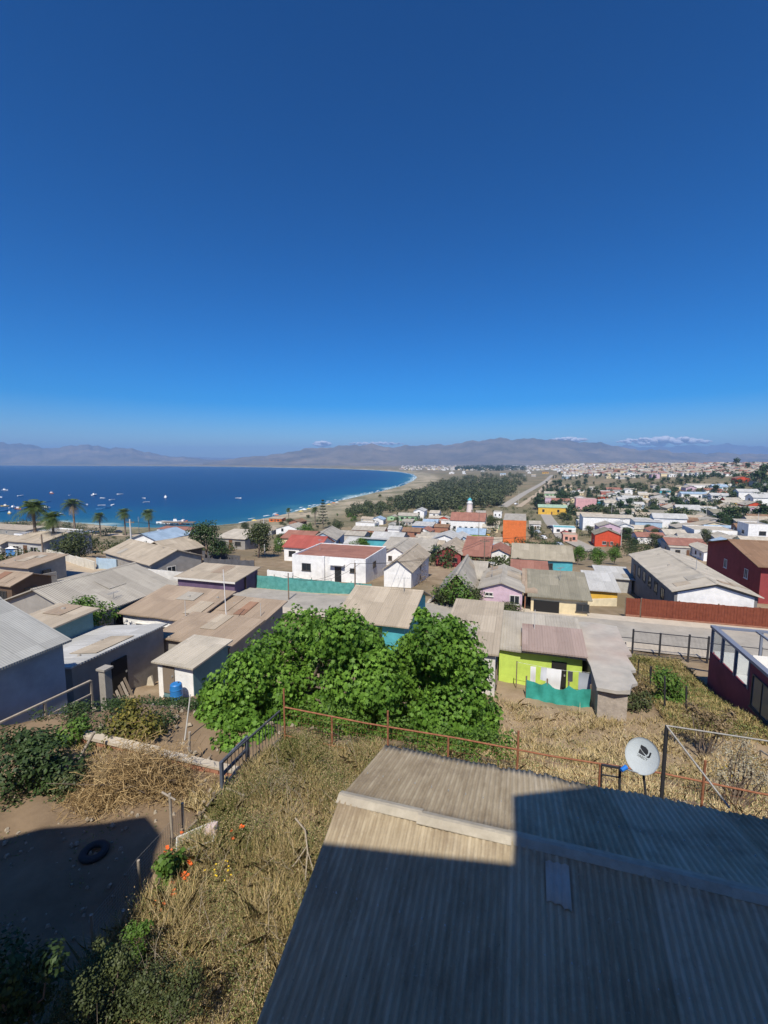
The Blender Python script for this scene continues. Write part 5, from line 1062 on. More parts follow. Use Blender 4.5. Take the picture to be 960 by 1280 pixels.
for i, (x, y, h_, lb) in enumerate(((46, 692, 66, 'tallest palm, farthest left of the row above the tan beach house'), (69, 694, 54, 'shaggy palm standing close to the right of the tallest palm'), (94, 668, 44, 'palm with dark crown behind the wide green bush'), (126, 671, 30, 'shortest palm in the row before the parked cars'), (157, 670, 34, 'slim palm immediately left of the tall white pole'), (187, 671, 34, 'palm standing in front of the pier kiosk'))):
    put('palm', x, y, h_, lb, 'palm trees along the shore road', 1.1, 'palm tree', i)
put('wide', 90, 699, 37, 'wide dull green bushy tree behind the roadside wall', seed=1); put('wide', 64, 690, 22, 'low spreading bush at the foot of the tallest palms', seed=2)
put('round', 258, 704, 54, 'tall dense dark tree, left of the pair near the beach', wx=1.05); put('round2', 325, 697, 45, 'round dark tree beside the white street pole', wx=1.25); put('round', 276, 698, 24, 'small dark tree tucked right of the dense beach tree')
put('bright', 381, 677, 22, 'small bright green tree in front of the white gabled beach house', wx=1.3); put('dullbush', 424, 664, 14, 'grey green shrub on the sand below the tall Norfolk pine'); put('round2', 306, 668, 16, 'grey leafless looking small tree by the beach')
put('bright', 450, 694, 22, 'bright hedge like tree behind the white new house', wx=1.6); put('bush', 470, 690, 16, 'green shrub at the right corner of the white new house')
put('araucaria', 404, 661, 38, 'tall tiered Norfolk pine near the beach'); put('palm', 394, 656, 22, 'lone palm left of the tall Norfolk pine'); put('palm', 361, 650, 15, 'small palm by the sand left of the beach cafe'); put('palm', 475, 628, 10, 'tiny palm on the sand by the coastal wood')
put('cypress', 497, 672, 34, 'slim dark cypress left of the orange walled cottage'); put('bare', 523, 728, 32, 'bare brown twiggy tree beside the A-frame house', wx=1.1)
put('bush', 572, 759, 40, 'large flowering bush covering the A-frame front', wx=1.25); put('dullbush', 553, 759, 26, 'brown green shrub at the left foot of the A-frame'); put('dullbush', 594, 759, 28, 'pinkish grey shrub at the right foot of the A-frame')
put('dullbush', 632, 767, 16, 'low grey green shrub on the pavement before the pink bungalow', wx=1.7)
for i, (x, y, h_, lb) in enumerate(((722, 706, 24, 'green tree left end of the clump before the long gabled building'), (746, 710, 26, 'green tree in the middle of the clump before the long gabled building'), (768, 706, 22, 'green tree at the right end of the clump before the zinc carport'))): put('bright', x, y, h_, lb, wx=1.1, seed=i)
put('bush', 680, 711, 13, 'climbing shrub on the turquoise house wall'); put('round2', 536, 692, 18, 'dark green tree beside the brown gable fronted house'); put('round2', 615, 665, 20, 'green tree left of the tall orange block', wx=1.2); put('tall', 664, 680, 26, 'dark tree at the right side of the orange block', wx=.7)
t_, H_, _ = PROTO['bright']; g_ = G(-28.4, 22.9); dup(t_, (g_.x, g_.y, 31.4), 1.0, (.95, .95, 4.3/H_), 'rounded green bushy tree by the flank of the long grey building')
# shrubs near the yard
def shrub(label, px, py, pxblobs, yd, n, size, m_, seed, name='shrub', lobed=False, cat='shrub', stems=5, shell=.4, droop=.2, wid=.6):
    rng = np.random.default_rng(seed); b0 = np.array(at_y(px, py, yd)); b0[2] = g1(b0[0], b0[1]); t = thing(name, label, cat, tuple(b0)); bl = []
    for x, y, r in pxblobs: c = at_y(x, y, yd+rng.uniform(-.4, .4)); bl.append((*(c-b0), r*yd/FPX))
    crown('crown', bl, n, size, m_, t, rng, shell, lobed=lobed, droop=droop, wid=wid, mottle=.6)
    mb = MB()
    for k in range(stems): e = bl[k % len(bl)]; limb(mb, (rng.normal(0, .08), rng.normal(0, .08), -.1), e[:3], .03, .008, rng)
    mb.build('stems', BARK, t); return t
shrub('leafy dark green bush at the left edge of the yard', 40, 1030, [(20, 960, 36), (55, 945, 32), (80, 970, 30), (15, 1000, 28), (60, 1000, 30), (35, 930, 24)], 11.3, 4600, .12, DEEP, 61)
shrub('green bush climbing beside the ramp handrail', 95, 950, [(88, 918, 18), (102, 905, 12), (75, 935, 20), (60, 940, 16)], 13.2, 2000, .11, VINE, 62)
shrub('dark green bush behind the ramp handrail at the left edge', 20, 945, [(15, 925, 20), (40, 930, 18), (60, 920, 14), (5, 945, 22), (30, 950, 20)], 13.5, 2200, .12, DEEP, 60)
shrub('tall thin weed bush beside the citrus tree', 120, 945, [(118, 930, 12), (125, 915, 9), (112, 942, 12)], 13.3, 700, .1, OLIVEL, 59)
shrub('low trailing bush at the shaded left end of the brick wall', 85, 985, [(80, 985, 22), (100, 970, 14), (20, 1015, 26)], 11.0, 1500, .09, OLIVEL, 63)
shrub('young yellow green citrus tree in front of the scrap planks', 166, 950, [(165, 895, 22), (150, 910, 20), (185, 905, 22), (168, 925, 24), (200, 915, 14), (140, 928, 14), (165, 880, 12), (190, 930, 16)], 13.6, 2000, .13, CITRUS, 64, 'citrus_tree', cat='tree', shell=.15)
shrub('dark leafy bush in the shade in the bottom left corner', 20, 1275, [(0, 1215, 44), (40, 1235, 36), (10, 1265, 40), (60, 1200, 22)], 5.6, 3000, .075, DEEP, 65)
shrub('sprawling small leaved green bush at the bottom of the yard', 120, 1270, [(120, 1215, 36), (150, 1200, 30), (100, 1245, 34), (165, 1240, 34), (135, 1265, 36), (124, 1180, 12), (185, 1225, 22)], 5.9, 5200, .045, OLIVEL, 66, shell=.15)
shrub('dull olive weed bush at the bottom between yard and dry grass', 215, 1270, [(205, 1225, 28), (230, 1245, 30), (190, 1260, 26), (240, 1215, 18), (215, 1270, 26)], 5.9, 3400, .04, OLIVEL, 67, shell=.1)
shrub('fresh green leafy weeds at the lower end of the netting', 150, 1190, [(165, 1165, 13), (150, 1185, 15), (180, 1160, 10), (135, 1195, 12), (195, 1175, 12), (172, 1190, 12)], 7.0, 1600, .06, VINE, 58, shell=.2)
shrub('nasturtium patch with round bright leaves along the netting', 208, 1100, [(205, 1078, 14), (213, 1092, 16), (206, 1112, 16), (200, 1128, 13), (220, 1075, 12), (190, 1140, 10)], 8.2, 900, .10, VINE, 68, 'nasturtium', cat='plant', wid=1.0)
shrub('green vine tangle overgrowing the posts by the maroon house', 835, 885, [(835, 850, 16), (826, 845, 13), (845, 862, 16), (833, 872, 18), (846, 880, 14)], 23.0, 2600, .16, VINE, 69, 'vine_bush')
shrub('dull shrub growing over the rubble front of the ruined house', 795, 885, [(790, 877, 14), (805, 874, 14), (775, 880, 10)], 21.5, 1300, .12, OLIVEL, 70)
shrub('dry brown creeper hanging along the ruin and wire fence', 800, 858, [(788, 838, 10), (795, 850, 12), (804, 862, 12), (792, 862, 9)], 23.5, 900, .12, DRYL, 71)
shrub('tangle of dry reddish twigs by the steps of the maroon house', 885, 905, [(880, 895, 16), (900, 905, 16), (865, 885, 12), (912, 893, 10)], 17.5, 900, .12, DRYL, 72, stems=14, shell=.1)
shrub('pale bleached weed shrub at the right edge behind the dish', 925, 960, [(915, 945, 26), (940, 955, 28), (900, 965, 22), (930, 925, 18), (955, 975, 24)], 12.0, 1500, .06, leafmat('bleached_leaves', (.22, .2, .14), (.42, .38, .28), .1), 73, stems=22, shell=.05)
# ---- hedge of creepers behind the rusty fence
rng = np.random.default_rng(77); ht = thing('creeper_hedge', 'tangled green creepers growing behind the rusty fence under the figs', 'hedge', G(-5, 12.7, 35.8))
bl = []
for k in range(26): g_ = G(-6.8+k*.27, 12.6+rng.uniform(0, .7), 36.1+rng.uniform(.1, .75))-Vector(ht.location); bl.append((*g_, rng.uniform(.3, .45)))
crown('foliage', bl, 5200, .10, VINE, ht, rng, .3, mottle=.6)
# ---- brush heap
bh = thing('brush_heap', 'big heap of dry straw coloured prunings in front of the brick wall', 'brush heap', tuple(hit(172, 990))); rng = np.random.default_rng(78)
def sticks(n, ctr, rad, L, w, rng, flat=.9):
    P = rng.normal(0, 1, (n, 3))*np.array(rad)*.5+np.array(ctr); P[:, 2] = np.abs(P[:, 2]-ctr[2])+ctr[2]-.0
    D = unit(rng.normal(0, 1, (n, 3))*np.array([1, 1, flat])); S = unit(np.cross(D, rng.normal(0, 1, (n, 3)))); l = (L*rng.uniform(.4, 1.2, n))[:, None]
    V = np.stack([P-D*l/2-S*w/2, P-D*l/2+S*w/2, P+D*l/2+S*w/3, P+D*l/2-S*w/3], 1).reshape(-1, 3); return V, np.arange(4*n).reshape(n, 4)
Vs, Fs = [], []; c = 0
for n, ctr, rad in ((6200, (0, .1, 0), (1.1, .6, 1.05)), (2200, (-.9, -.3, 0), (.8, .5, .25)), (1500, (.8, .1, 0), (.6, .5, .3))):
    v, f_ = sticks(n, ctr, rad, .38, .012, rng); Vs.append(v); Fs.append(f_+c); c += len(v)
STRAW = grassmat('dry_straw', [(0, (.20, .13, .06)), (.5, (.36, .25, .12)), (1, (.52, .40, .22))])
npmesh('prunings', np.concatenate(Vs), np.concatenate(Fs), STRAW, bh, rnd=np.clip(rng.normal(.45, .25, c//4), 0, 1))
mb = MB(); 
for k in range(14): a_ = rng.uniform(0, 6.28); mb.tube((rng.normal(0, .5), rng.normal(0, .25), .1), (rng.normal(0, .9), rng.normal(0, .4), .55+.2*rng.random()), .015, .006, 5)
mb.build('branches', BARK, bh)
# ================================================================ dry grass
GR = grassmat('dry_grass', [(0, (.12, .145, .04)), (.3, (.21, .20, .07)), (.55, (.36, .275, .12)), (.8, (.50, .385, .19)), (1, (.60, .49, .29))])
def blades(name, label, inside, box, n, h0, h1, wd, seed, tone=0.0, green=.5, lean=.5):
    rng = np.random.default_rng(seed); a = rng.uniform(box[0], box[1], n*2); b = rng.uniform(box[2], box[3], n*2)
    clump = .5+.5*np.sin(a*2.1+1.7*np.sin(b*1.3))*np.sin(b*2.4+1.3*np.sin(a*1.1)); keep = inside(a, b) & (rng.random(n*2) < .35+.65*clump); a, b, clump = a[keep][:n], b[keep][:n], clump[keep][:n]; n = len(a)
    x = a*GC+b*GS; y = -a*GS+b*GC; z = gz(x, y)-.04
    P = np.stack([x, y, z], 1); h_ = (h0+(h1-h0)*rng.random(n)**1.6*(.4+.8*clump)); t = rng.uniform(0, 6.28, n); S = np.stack([np.cos(t), np.sin(t), 0*t], 1)
    ln = rng.normal(0, lean, (n, 2)); T = np.concatenate([ln*h_[:, None], h_[:, None]], 1); w = (wd*rng.uniform(.6, 1.4, n))[:, None]
    M_ = P+T*np.array([.35, .35, .6]); Tp = P+T
    V = np.stack([P-S*w, P+S*w, M_+S*w*.8, Tp, M_-S*w*.8], 1).reshape(-1, 3); Fc = np.arange(5*n).reshape(n, 5)
    pat = np.sin(a*.9+2*np.sin(b*.7)+seed)*np.sin(b*1.1+1.5*np.sin(a*.8)); r = np.clip(.62+tone-green*.35*(pat > .1)*np.abs(pat)+rng.normal(0, .2, n), 0, 1)
    o = npmesh(name, V, Fc, GR, None, rnd=r); return tag(o, label, 'grass', kind='stuff')
f_near = lambda a, b: (b < 12.2) & (a > -7.15+np.maximum(0, 8-b)*.09) & (a < np.where(b < 8.3, -2.55, -1.0+.0*b))
blades('dry_grass', 'dense dry tan and olive weeds between yard and corrugated roof', f_near, (-7.4, -1, 2.2, 12.2), 120000, .06, .62, .0055, 81, .05, 1.5, .5)
f_back = lambda a, b: (b > 8.4) & (b < 23.4) & (a > -2.6) & ~((a > -4) & (a < 6.2) & (b > 22.9)) & (a < 10.0)
blades('dry_grass', 'yellow dry grass sloping down behind the rusty fence to the lime house', f_back, (-2.6, 12, 8.4, 23.4), 66000, .05, .40, .009, 82, .28, .45, .6)
f_plot = lambda a, b: (a > 7.0) & (a < 11.4) & (b < 36)
blades('dry_grass', 'yellow green grass on the vacant plot behind the maroon house', f_plot, (7, 11.4, 22.5, 36), 42000, .1, .42, .016, 83, -.05, .9, .5)
f_side = lambda a, b: (a > -13.5) & (a < -7.5) & (b > 8.6) & (b < 9.9)
blades('dry_grass', 'thin dry grass and straw along the brick wall', f_side, (-13.5, -7.5, 8.6, 9.9), 5000, .05, .22, .008, 84, .1, .2, .9)
def flecks(name, label, inside, box, n, h1, size, m_, seed, lo=.05):
    rng = np.random.default_rng(seed); a = rng.uniform(box[0], box[1], n*3); b = rng.uniform(box[2], box[3], n*3); pat = np.sin(a*1.7+2*np.sin(b*1.1)+seed)*np.sin(b*1.9+1.5*np.sin(a*1.3))
    keep = inside(a, b) & (rng.random(n*3) < .12+.8*np.clip(pat, 0, 1)); a, b = a[keep][:n], b[keep][:n]; n = len(a); x = a*GC+b*GS; y = -a*GS+b*GC
    P = np.stack([x, y, gz(x, y)+lo+h1*rng.random(n)**1.3], 1); V, Fc = leaves(P, np.array([0, 0, 1.0])+rng.normal(0, .6, (n, 3)), size, rng, .5); r = np.clip(rng.normal(.5, .28, n), 0, 1)
    return tag(npmesh(name, V, Fc, m_, None, rnd=r), label, 'weeds', kind='stuff')
WEED = leafmat('weed_leaves', (.08, .105, .028), (.27, .30, .10), .2)
flecks('weeds', 'olive green leafy weeds mixed through the dry grass by the corrugated roof', f_near, (-7.4, -1, 2.2, 12.2), 85000, .5, .034, WEED, 181)
SEED = leafmat('dry_seed_heads', (.22, .15, .07), (.60, .46, .25), .1)
flecks('dry_weeds', 'tan seed heads and dry leaves through the weeds by the corrugated roof', f_near, (-7.4, -1, 2.2, 12.2), 60000, .6, .030, SEED, 187)
flecks('dry_weeds', 'tan seed heads over the grass behind the rusty fence', f_back, (-2.6, 12, 8.4, 23), 26000, .35, .04, SEED, 188)
flecks('weeds', 'tufts of dull green weeds in the grass behind the rusty fence', f_back, (-2.6, 12, 8.4, 23), 12000, .25, .06, WEED, 182)
flecks('weeds', 'green weeds on the vacant plot', f_plot, (7, 11.4, 22.5, 36), 9000, .3, .09, WEED, 183)
f_left = lambda a, b: (a > -16.2) & (a < -11) & (b > 10.4) & (b < 16.0)
flecks('weeds', 'dark green ground weeds between handrail and citrus tree', f_left, (-16.2, -11, 10.4, 16), 9000, .35, .10, DEEP, 184)
f_yard = lambda a, b: (a > -14) & (a < -7.3) & (b > 3) & (b < 9.6)
flecks('weeds', 'sparse small weeds on the dirt yard', f_yard, (-14, -7.3, 3, 9.6), 1500, .05, .05, WEED, 185, .0)
# small stones and scraps on bare ground
rng = np.random.default_rng(191); mb = MB()
for k in range(900):
    z_ = rng.integers(0, 3); a_, b_ = ((rng.uniform(-13, -7.6), rng.uniform(4, 9.8)), (rng.uniform(-16, -7), rng.uniform(10.4, 18)), (rng.uniform(-2, 10), rng.uniform(12, 23)))[z_]
    q = G(a_, b_); z = g1(q.x, q.y); s = rng.uniform(.015, .06)*(1.5 if z_ else 1); M_ = Matrix.Translation((q.x, q.y, z+s*.3)) @ Matrix.Rotation(rng.uniform(0, 3), 4, 'Z') @ Matrix.Rotation(rng.uniform(-.4, .4), 4, 'X')
    mb.hexa([M_ @ Vector(v) for v in ((-s, -s*.7, -s*.6), (s, -s*.6, -s*.6), (s*.8, s*.7, -s*.6), (-s*.9, s*.8, -s*.6))], [M_ @ Vector(v) for v in ((-s*.6, -s*.4, s*.5), (s*.5, -s*.5, s*.6), (s*.6, s*.3, s*.4), (-s*.5, s*.5, s*.5))])
tag(mb.build('stones', mat('pale_stone', (.34, .29, .22), .95, .3, 14)), 'small pale stones and scraps strewn on the bare dirt', 'stones', kind='stuff')
# dry stalks standing out of the weeds and a few flowers
rng = np.random.default_rng(90); mb = MB()
for k in range(130):
    a_, b_ = rng.uniform(-6.6, -2.8), rng.uniform(2.6, 11.5); q = G(a_, b_); z = g1(q.x, q.y); h_ = rng.uniform(.5, 1.25)*(1.1 if b_ < 6 else .8); tx, ty = rng.normal(0, .22, 2)
    m1 = Vector((q.x+tx*.4, q.y+ty*.4, z+h_*.55)); tp_ = Vector((q.x+tx*1.2, q.y+ty*1.2, z+h_)); mb.tube((q.x, q.y, z-.05), m1, .006, .005, 4, caps=False); mb.tube(m1, tp_, .005, .002, 4, caps=False)
    for j in range(rng.integers(2, 6)):
        s = m1.lerp(tp_, rng.random()); mb.tube(s, s+Vector((rng.normal(0, .14), rng.normal(0, .14), rng.uniform(.03, .22))), .0035, .0015, 3, caps=False)
tag(mb.build('dry_stalks', mat('bleached_stalk', (.36, .30, .22), .9, .2, 9)), 'bare bleached weed stalks standing among the dry weeds', 'weed stalks', kind='stuff')
bb_ = thing('dead_branch', 'forked bleached dead branch lying in the dry weeds beside the roof', 'branch', tuple(hit(382, 1090)+np.array([0, 0, .4]))); mb = MB()
o_ = Vector(bb_.location); w3 = lambda x, y, dz: Vector(hit(x, y))-o_+Vector((0, 0, dz))
mb.path([w3(370, 1050, .55), w3(382, 1068, .6), w3(385, 1090, .5), w3(382, 1120, .35)], .022, 6, 0, .014); mb.path([w3(384, 1085, .52), w3(372, 1100, .45), w3(366, 1105, .4)], .012, 5); mb.path([w3(385, 1090, .5), w3(392, 1110, .4)], .01, 5); mb.build('wood', mat('bleached_stalk', (.36, .30, .22)), bb_)
def flowers(name, label, pts, m_, n, size, seed):
    rng = np.random.default_rng(seed); mb = MB()
    for x, y, r, dz in pts:
        for k in range(n):
            p = hit(x+rng.normal(0, r), y+rng.normal(0, r)); c = Vector(p)+Vector((0, 0, dz+rng.uniform(-.08, .08)))
            for j in range(5): t = j*1.257+rng.random(); d = Vector((math.cos(t), math.sin(t), .35))*size; e = Vector((-math.sin(t), math.cos(t), 0))*size*.45; mb.add([c, c+d*.6+e, c+d, c+d*.6-e], [(0, 1, 2, 3)])
    return tag(mb.build(name, m_), label, 'flowers', kind='stuff')
flowers('nasturtium_flowers', 'orange nasturtium flowers scattered along the netting', [(236, 1093, 4, .3), (231, 1115, 3, .3), (196, 1145, 5, .25), (225, 1060, 4, .3), (296, 1056, 5, .35), (215, 1130, 5, .25), (210, 1085, 6, .35)], plain('orange_petals', (.80, .13, .015), .6), 5, .045, 91)
flowers('yellow_flowers', 'small yellow wild flowers in the dry weeds', [(272, 1120, 6, .5), (282, 1112, 5, .5), (905, 975, 6, .5), (915, 985, 4, .5)], plain('yellow_petals', (.75, .50, .02), .6), 7, .022, 92)
# ================================================================ coastal wood: one mass
def in_poly(x, y, P):
    c = False; n = len(P)
    for i in range(n):
        x0, y0 = P[i]; x1, y1 = P[(i+1) % n]
        if (y0 > y) != (y1 > y) and x < (x1-x0)*(y-y0)/(y1-y0)+x0: c = not c
    return c
def wood(label, poly, n, hm, r0, nl, size, m_, seed, name='wood', avoid=False):
    rng = np.random.default_rng(seed); xs = [q[0] for q in poly]; ys = [q[1] for q in poly]; Vs, Fs, Rs = [], [], []; c = 0; k = 0
    while k < n:
        x, y = rng.uniform(min(xs), max(xs)), rng.uniform(min(ys), max(ys))
        if not in_poly(x, y, poly): continue
        P = hit(x, y)
        if avoid and (not free(*ab(P), r0*.4) or road_d(P[:2]) < 7): k += .2; continue
        h_ = hm*rng.uniform(.7, 1.2); bl = [(P[0]+rng.normal(0, r0*.5), P[1]+rng.normal(0, r0*.5), P[2]+h_*f, r0*rng.uniform(.6, 1)) for f in (.35, .6, .8)]
        Q, d = blob_points(bl, nl, rng, .6); v, f_ = leaves(Q, d+[0, 0, .4], size, rng, .8); Vs.append(v); Fs.append(f_+c); c += len(v); Rs.append(np.clip(rng.normal(.45, .16)+rng.normal(0, .2, nl), 0, 1)); k += 1
    return tag(npmesh(name, np.concatenate(Vs), np.concatenate(Fs), m_, None, rnd=np.concatenate(Rs)), label, 'wood', kind='stuff')
wood('dark green coastal wood between the beach and the avenue', [(497, 634), (535, 612), (572, 600), (598, 594), (645, 594), (662, 598), (645, 612), (622, 634), (585, 637), (540, 639)], 330, 10, 5, 170, 1.6, leafmat('coastal_wood_leaves', (.045, .06, .026), (.13, .145, .065), .15), 101)
wood('strip of low coastal scrub along the back of the beach', [(430, 646), (440, 634), (475, 629), (515, 617), (512, 636), (470, 645)], 90, 4, 3, 130, 1.0, OLIVEL, 102, 'coastal_scrub')
wood('low dark scrub behind the left shore', [(-5, 668), (-5, 657), (60, 656), (140, 662), (140, 670)], 34, 3.2, 2.6, 150, .6, OLIVEL, 104, 'coastal_scrub')
wood('far dark plantation below the hills', [(560, 587), (600, 583), (650, 584), (656, 588), (600, 589)], 110, 13, 14, 60, 5, PINEL, 103)
# ================================================================ far houses: modelled once per kind, then copied
PAINT = {'white': WHITE, 'cream': CREAM, 'grey': GREYW, 'pale_blue': LBLUE, 'pink': PINK, 'yellow': YELLOW, 'turquoise': TURQ, 'brick': BRICKC, 'red': REDO, 'green': GREEN}
def far_proto(wc, r, shape):
    t = thing('house', 'x', 'house', (0, 0, -80)); w, d, h = 9.0, 8.0, 3.0
    if shape == 'two': h = 5.2
    kind = {'gx': 'gx', 'gy': 'gy', 'flat': 'flat', 'two': 'gx', 'shed': 'shed'}[shape]; rise = {'gx': 1.5, 'gy': 1.6, 'flat': .1, 'shed': 1.2}[kind]
    walls_mesh(w, d, h, kind, rise, PAINT[wc], t, 3.0); roof_mesh(w, d, h, kind, rise, 0 if kind == 'flat' else .35, r, t)
    for z in ([.9, 3.4] if shape == 'two' else [.9]):
        for fc_, u_ in (('f', 1.2), ('f', 6.2), ('l', 3.2), ('r', 3.2)): mb = MB(); mb.box(*frect(fc_, w, d, u_, u_+1.5, z, z+1.2, .004, .05)); mb.build('window', GLASS, t)
    mb = MB(); mb.box(*frect('f', w, d, 3.9, 4.8, 0, 2.1, .004, .05)); mb.build('door', DOORB, t); return t
FP = [(a, r, s, far_proto(a, rr_, s)) for a, r, rr_, s in (('white', 'grey', R_GREY, 'gx'), ('white', 'beige', R_BEIGE, 'gy'), ('white', 'red', R_RED, 'gx'), ('white', 'flat grey', R_GREY, 'flat'), ('white', 'grey', R_ZINC, 'two'), ('cream', 'beige', R_BEIGE, 'gx'), ('cream', 'tan', R_TAN, 'gy'), ('grey', 'grey', R_GREY, 'shed'), ('grey', 'tan', R_TAN, 'gx'), ('pale_blue', 'zinc', R_ZINC, 'gx'), ('pink', 'grey', R_GREY, 'two'), ('yellow', 'brown', R_CHOC, 'gx'), ('turquoise', 'zinc', R_ZINC, 'shed'), ('brick', 'brown', R_CHOC, 'two'), ('red', 'grey', R_GREY, 'gx'), ('green', 'grey', R_GREY, 'gx'), ('white', 'pale blue', R_BLUE, 'gx'))]
WT = np.array([9, 9, 4, 6, 6, 6, 6, 7, 8, 4, 2, 2, 1.5, 3, 2, 1.5, 3.0]); WT /= WT.sum()
PLACED = [(a, b, r) for a, b, r in HOUSES]+[(*ab(hit(x, y)), 7.0) for x, y in ((90, 699), (70, 702), (110, 704), (258, 704), (60, 712), (325, 697), (95, 715))]
ROADS = [np.array([hit(x, y)[:2] for x, y in ((745, 690), (705, 672), (690, 655), (680, 640))]), np.array([hit(x, y)[:2] for x, y in ((628, 634), (655, 617), (675, 606), (684, 600), (690, 594))])]
def road_d(p):
    d = 1e9
    for R_ in ROADS:
        for i in range(len(R_)-1):
            a_, b_ = R_[i], R_[i+1]; v = b_-a_; t = np.clip(np.dot(p-a_, v)/np.dot(v, v), 0, 1); d = min(d, np.linalg.norm(p-a_-v*t))
    return d
FREEK = [.88]
def free(a, b, r):
    for x, y, q in PLACED:
        if abs(x-a) < r+q and abs(y-b) < r+q and math.hypot(x-a, y-b) < (r+q)*FREEK[0]: return False
    return True
def scatter_houses(poly, n, seed, where, group, smin=.8, smax=1.25, tries=40):
    rng = np.random.default_rng(seed); xs = [q[0] for q in poly]; ys = [q[1] for q in poly]; k = 0; tr = 0
    while k < n and tr < n*tries:
        tr += 1; x, y = rng.uniform(min(xs), max(xs)), rng.uniform(min(ys), max(ys))
        if not in_poly(x, y, poly): continue
        P = hit(x, y); a, b = ab(P); s = rng.uniform(smin, smax); i = rng.choice(len(FP), p=WT); r = 6.0*s
        if not free(a, b, r) or road_d(P[:2]) < 10+r*.5: continue
        PLACED.append((a, b, r)); wc, rc, sh, t = FP[i]; sx, sy = s*rng.uniform(.85, 1.5), s
        rz = -GA+rng.choice([0, math.pi/2, 0, math.pi, -math.pi/2])+rng.normal(0, .05); c = Vector((4.5*sx, 4*sy, 0)); c.rotate(Matrix.Rotation(rz, 3, 'Z'))
        dup(t, (P[0]-c.x, P[1]-c.y, P[2]+.15), rz, (sx, sy, s*rng.uniform(.9, 1.1)), '%s %s house with %s roof %s' % ('two storey' if sh == 'two' else 'small', wc.replace('_', ' '), rc, where), group); k += 1
    return k
FREEK[0] = .70
n1 = scatter_houses([(478, 702), (490, 642), (600, 642), (640, 690), (640, 715), (560, 708)], 36, 201, 'in the blocks left of the orange block', 'houses left of the orange block', .7, 1.0)
n2 = scatter_houses([(700, 690), (690, 640), (960, 645), (960, 690), (830, 690)], 50, 202, 'among the blocks around the red orange house', 'houses around the red orange house', .75, 1.1)
n3 = scatter_houses([(685, 640), (690, 612), (960, 606), (960, 645)], 75, 203, 'on the green middle slope at right', 'houses on the middle slope', .8, 1.25)
n4 = scatter_houses([(700, 600), (700, 584), (960, 580), (960, 588), (840, 598)], 38, 204, 'in the pale hillside town below the mountains', 'houses of the hillside town', .95, 1.6)
n5 = scatter_houses([(520, 592), (540, 584), (700, 584), (700, 594), (660, 597), (600, 593)], 20, 205, 'in the far flat town behind the coastal wood', 'houses of the far flat town', 1.1, 1.8)
n6 = scatter_houses([(330, 690), (340, 655), (395, 640), (480, 645), (480, 690)], 10, 206, 'between the beach and the white new house', 'houses between beach and new house', .7, .95)
n7 = scatter_houses([(-5, 735), (-5, 668), (240, 668), (240, 700), (120, 690)], 4, 207, 'in the lower left blocks by the shore road', 'houses in the lower left blocks', .7, .95)
# the town farther away reads as one pale speckle
rng = np.random.default_rng(210); mb = MB()
for k in range(2300):
    x, y = rng.uniform(500, 965), 580.2+15*rng.random()**1.3
    if (x < 700 and y < 582) or (x < 700 and y > 588): continue
    P = hit(x, y); a_, b_ = ab(P)
    if not free(a_, b_, 5): continue
    PLACED.append((a_, b_, 5)); w_, d_, h_ = rng.uniform(8, 17), rng.uniform(7, 11), rng.uniform(3, 5.5)
    M_ = Matrix.Translation((P[0], P[1], P[2])) @ Matrix.Rotation(-GA+rng.choice([0, 1.57]), 4, 'Z'); mb.box(-w_/2, w_/2, -d_/2, d_/2, -3, h_, int(rng.integers(0, 4)), M_)
    mb.hexa([M_ @ Vector(q) for q in ((-w_/2-.4, -d_/2-.4, h_+.01), (w_/2+.4, -d_/2-.4, h_+.01), (w_/2+.4, d_/2+.4, h_+.01), (-w_/2-.4, d_/2+.4, h_+.01))], [M_ @ Vector(q) for q in ((-w_/2, -.1, h_+1.4), (w_/2, -.1, h_+1.4), (w_/2, .1, h_+1.4), (-w_/2, .1, h_+1.4))], int(rng.integers(4, 7)))
tag(mb.build('far_town', [WHITE, CREAM, WHITE, GREYW, RF(R_GREY, 'X'), RF(R_TAN, 'X'), RF(R_RED, 'X')]), 'hazy far town houses speckling the plain below the mountains', 'far town', kind='stuff')
wood('low green garden shrubs filling the gaps between the town houses', [(478, 704), (492, 640), (700, 606), (960, 602), (960, 690), (840, 690), (640, 715)], 900, 2.0, 1.3, 90, .45, OLIVEL, 330, 'garden_shrubs', True)
wood('low shrubs between the houses near the shore road', [(-5, 735), (-5, 668), (240, 668), (330, 660), (480, 642), (480, 690), (240, 700)], 160, 1.6, 1.2, 110, .35, OLIVEL, 331, 'garden_shrubs', True)
wood('dark rounded tree crowns merging between the houses of the middle slope', [(690, 650), (690, 608), (960, 600), (960, 655), (830, 662)], 170, 5.5, 2.6, 150, .85, DEEP, 332, 'garden_trees', True)
wood('small grey green trees in the blocks around the orange block', [(478, 704), (492, 640), (640, 640), (700, 690), (640, 715)], 60, 3.2, 1.6, 160, .45, DEEP, 333, 'garden_trees', True)
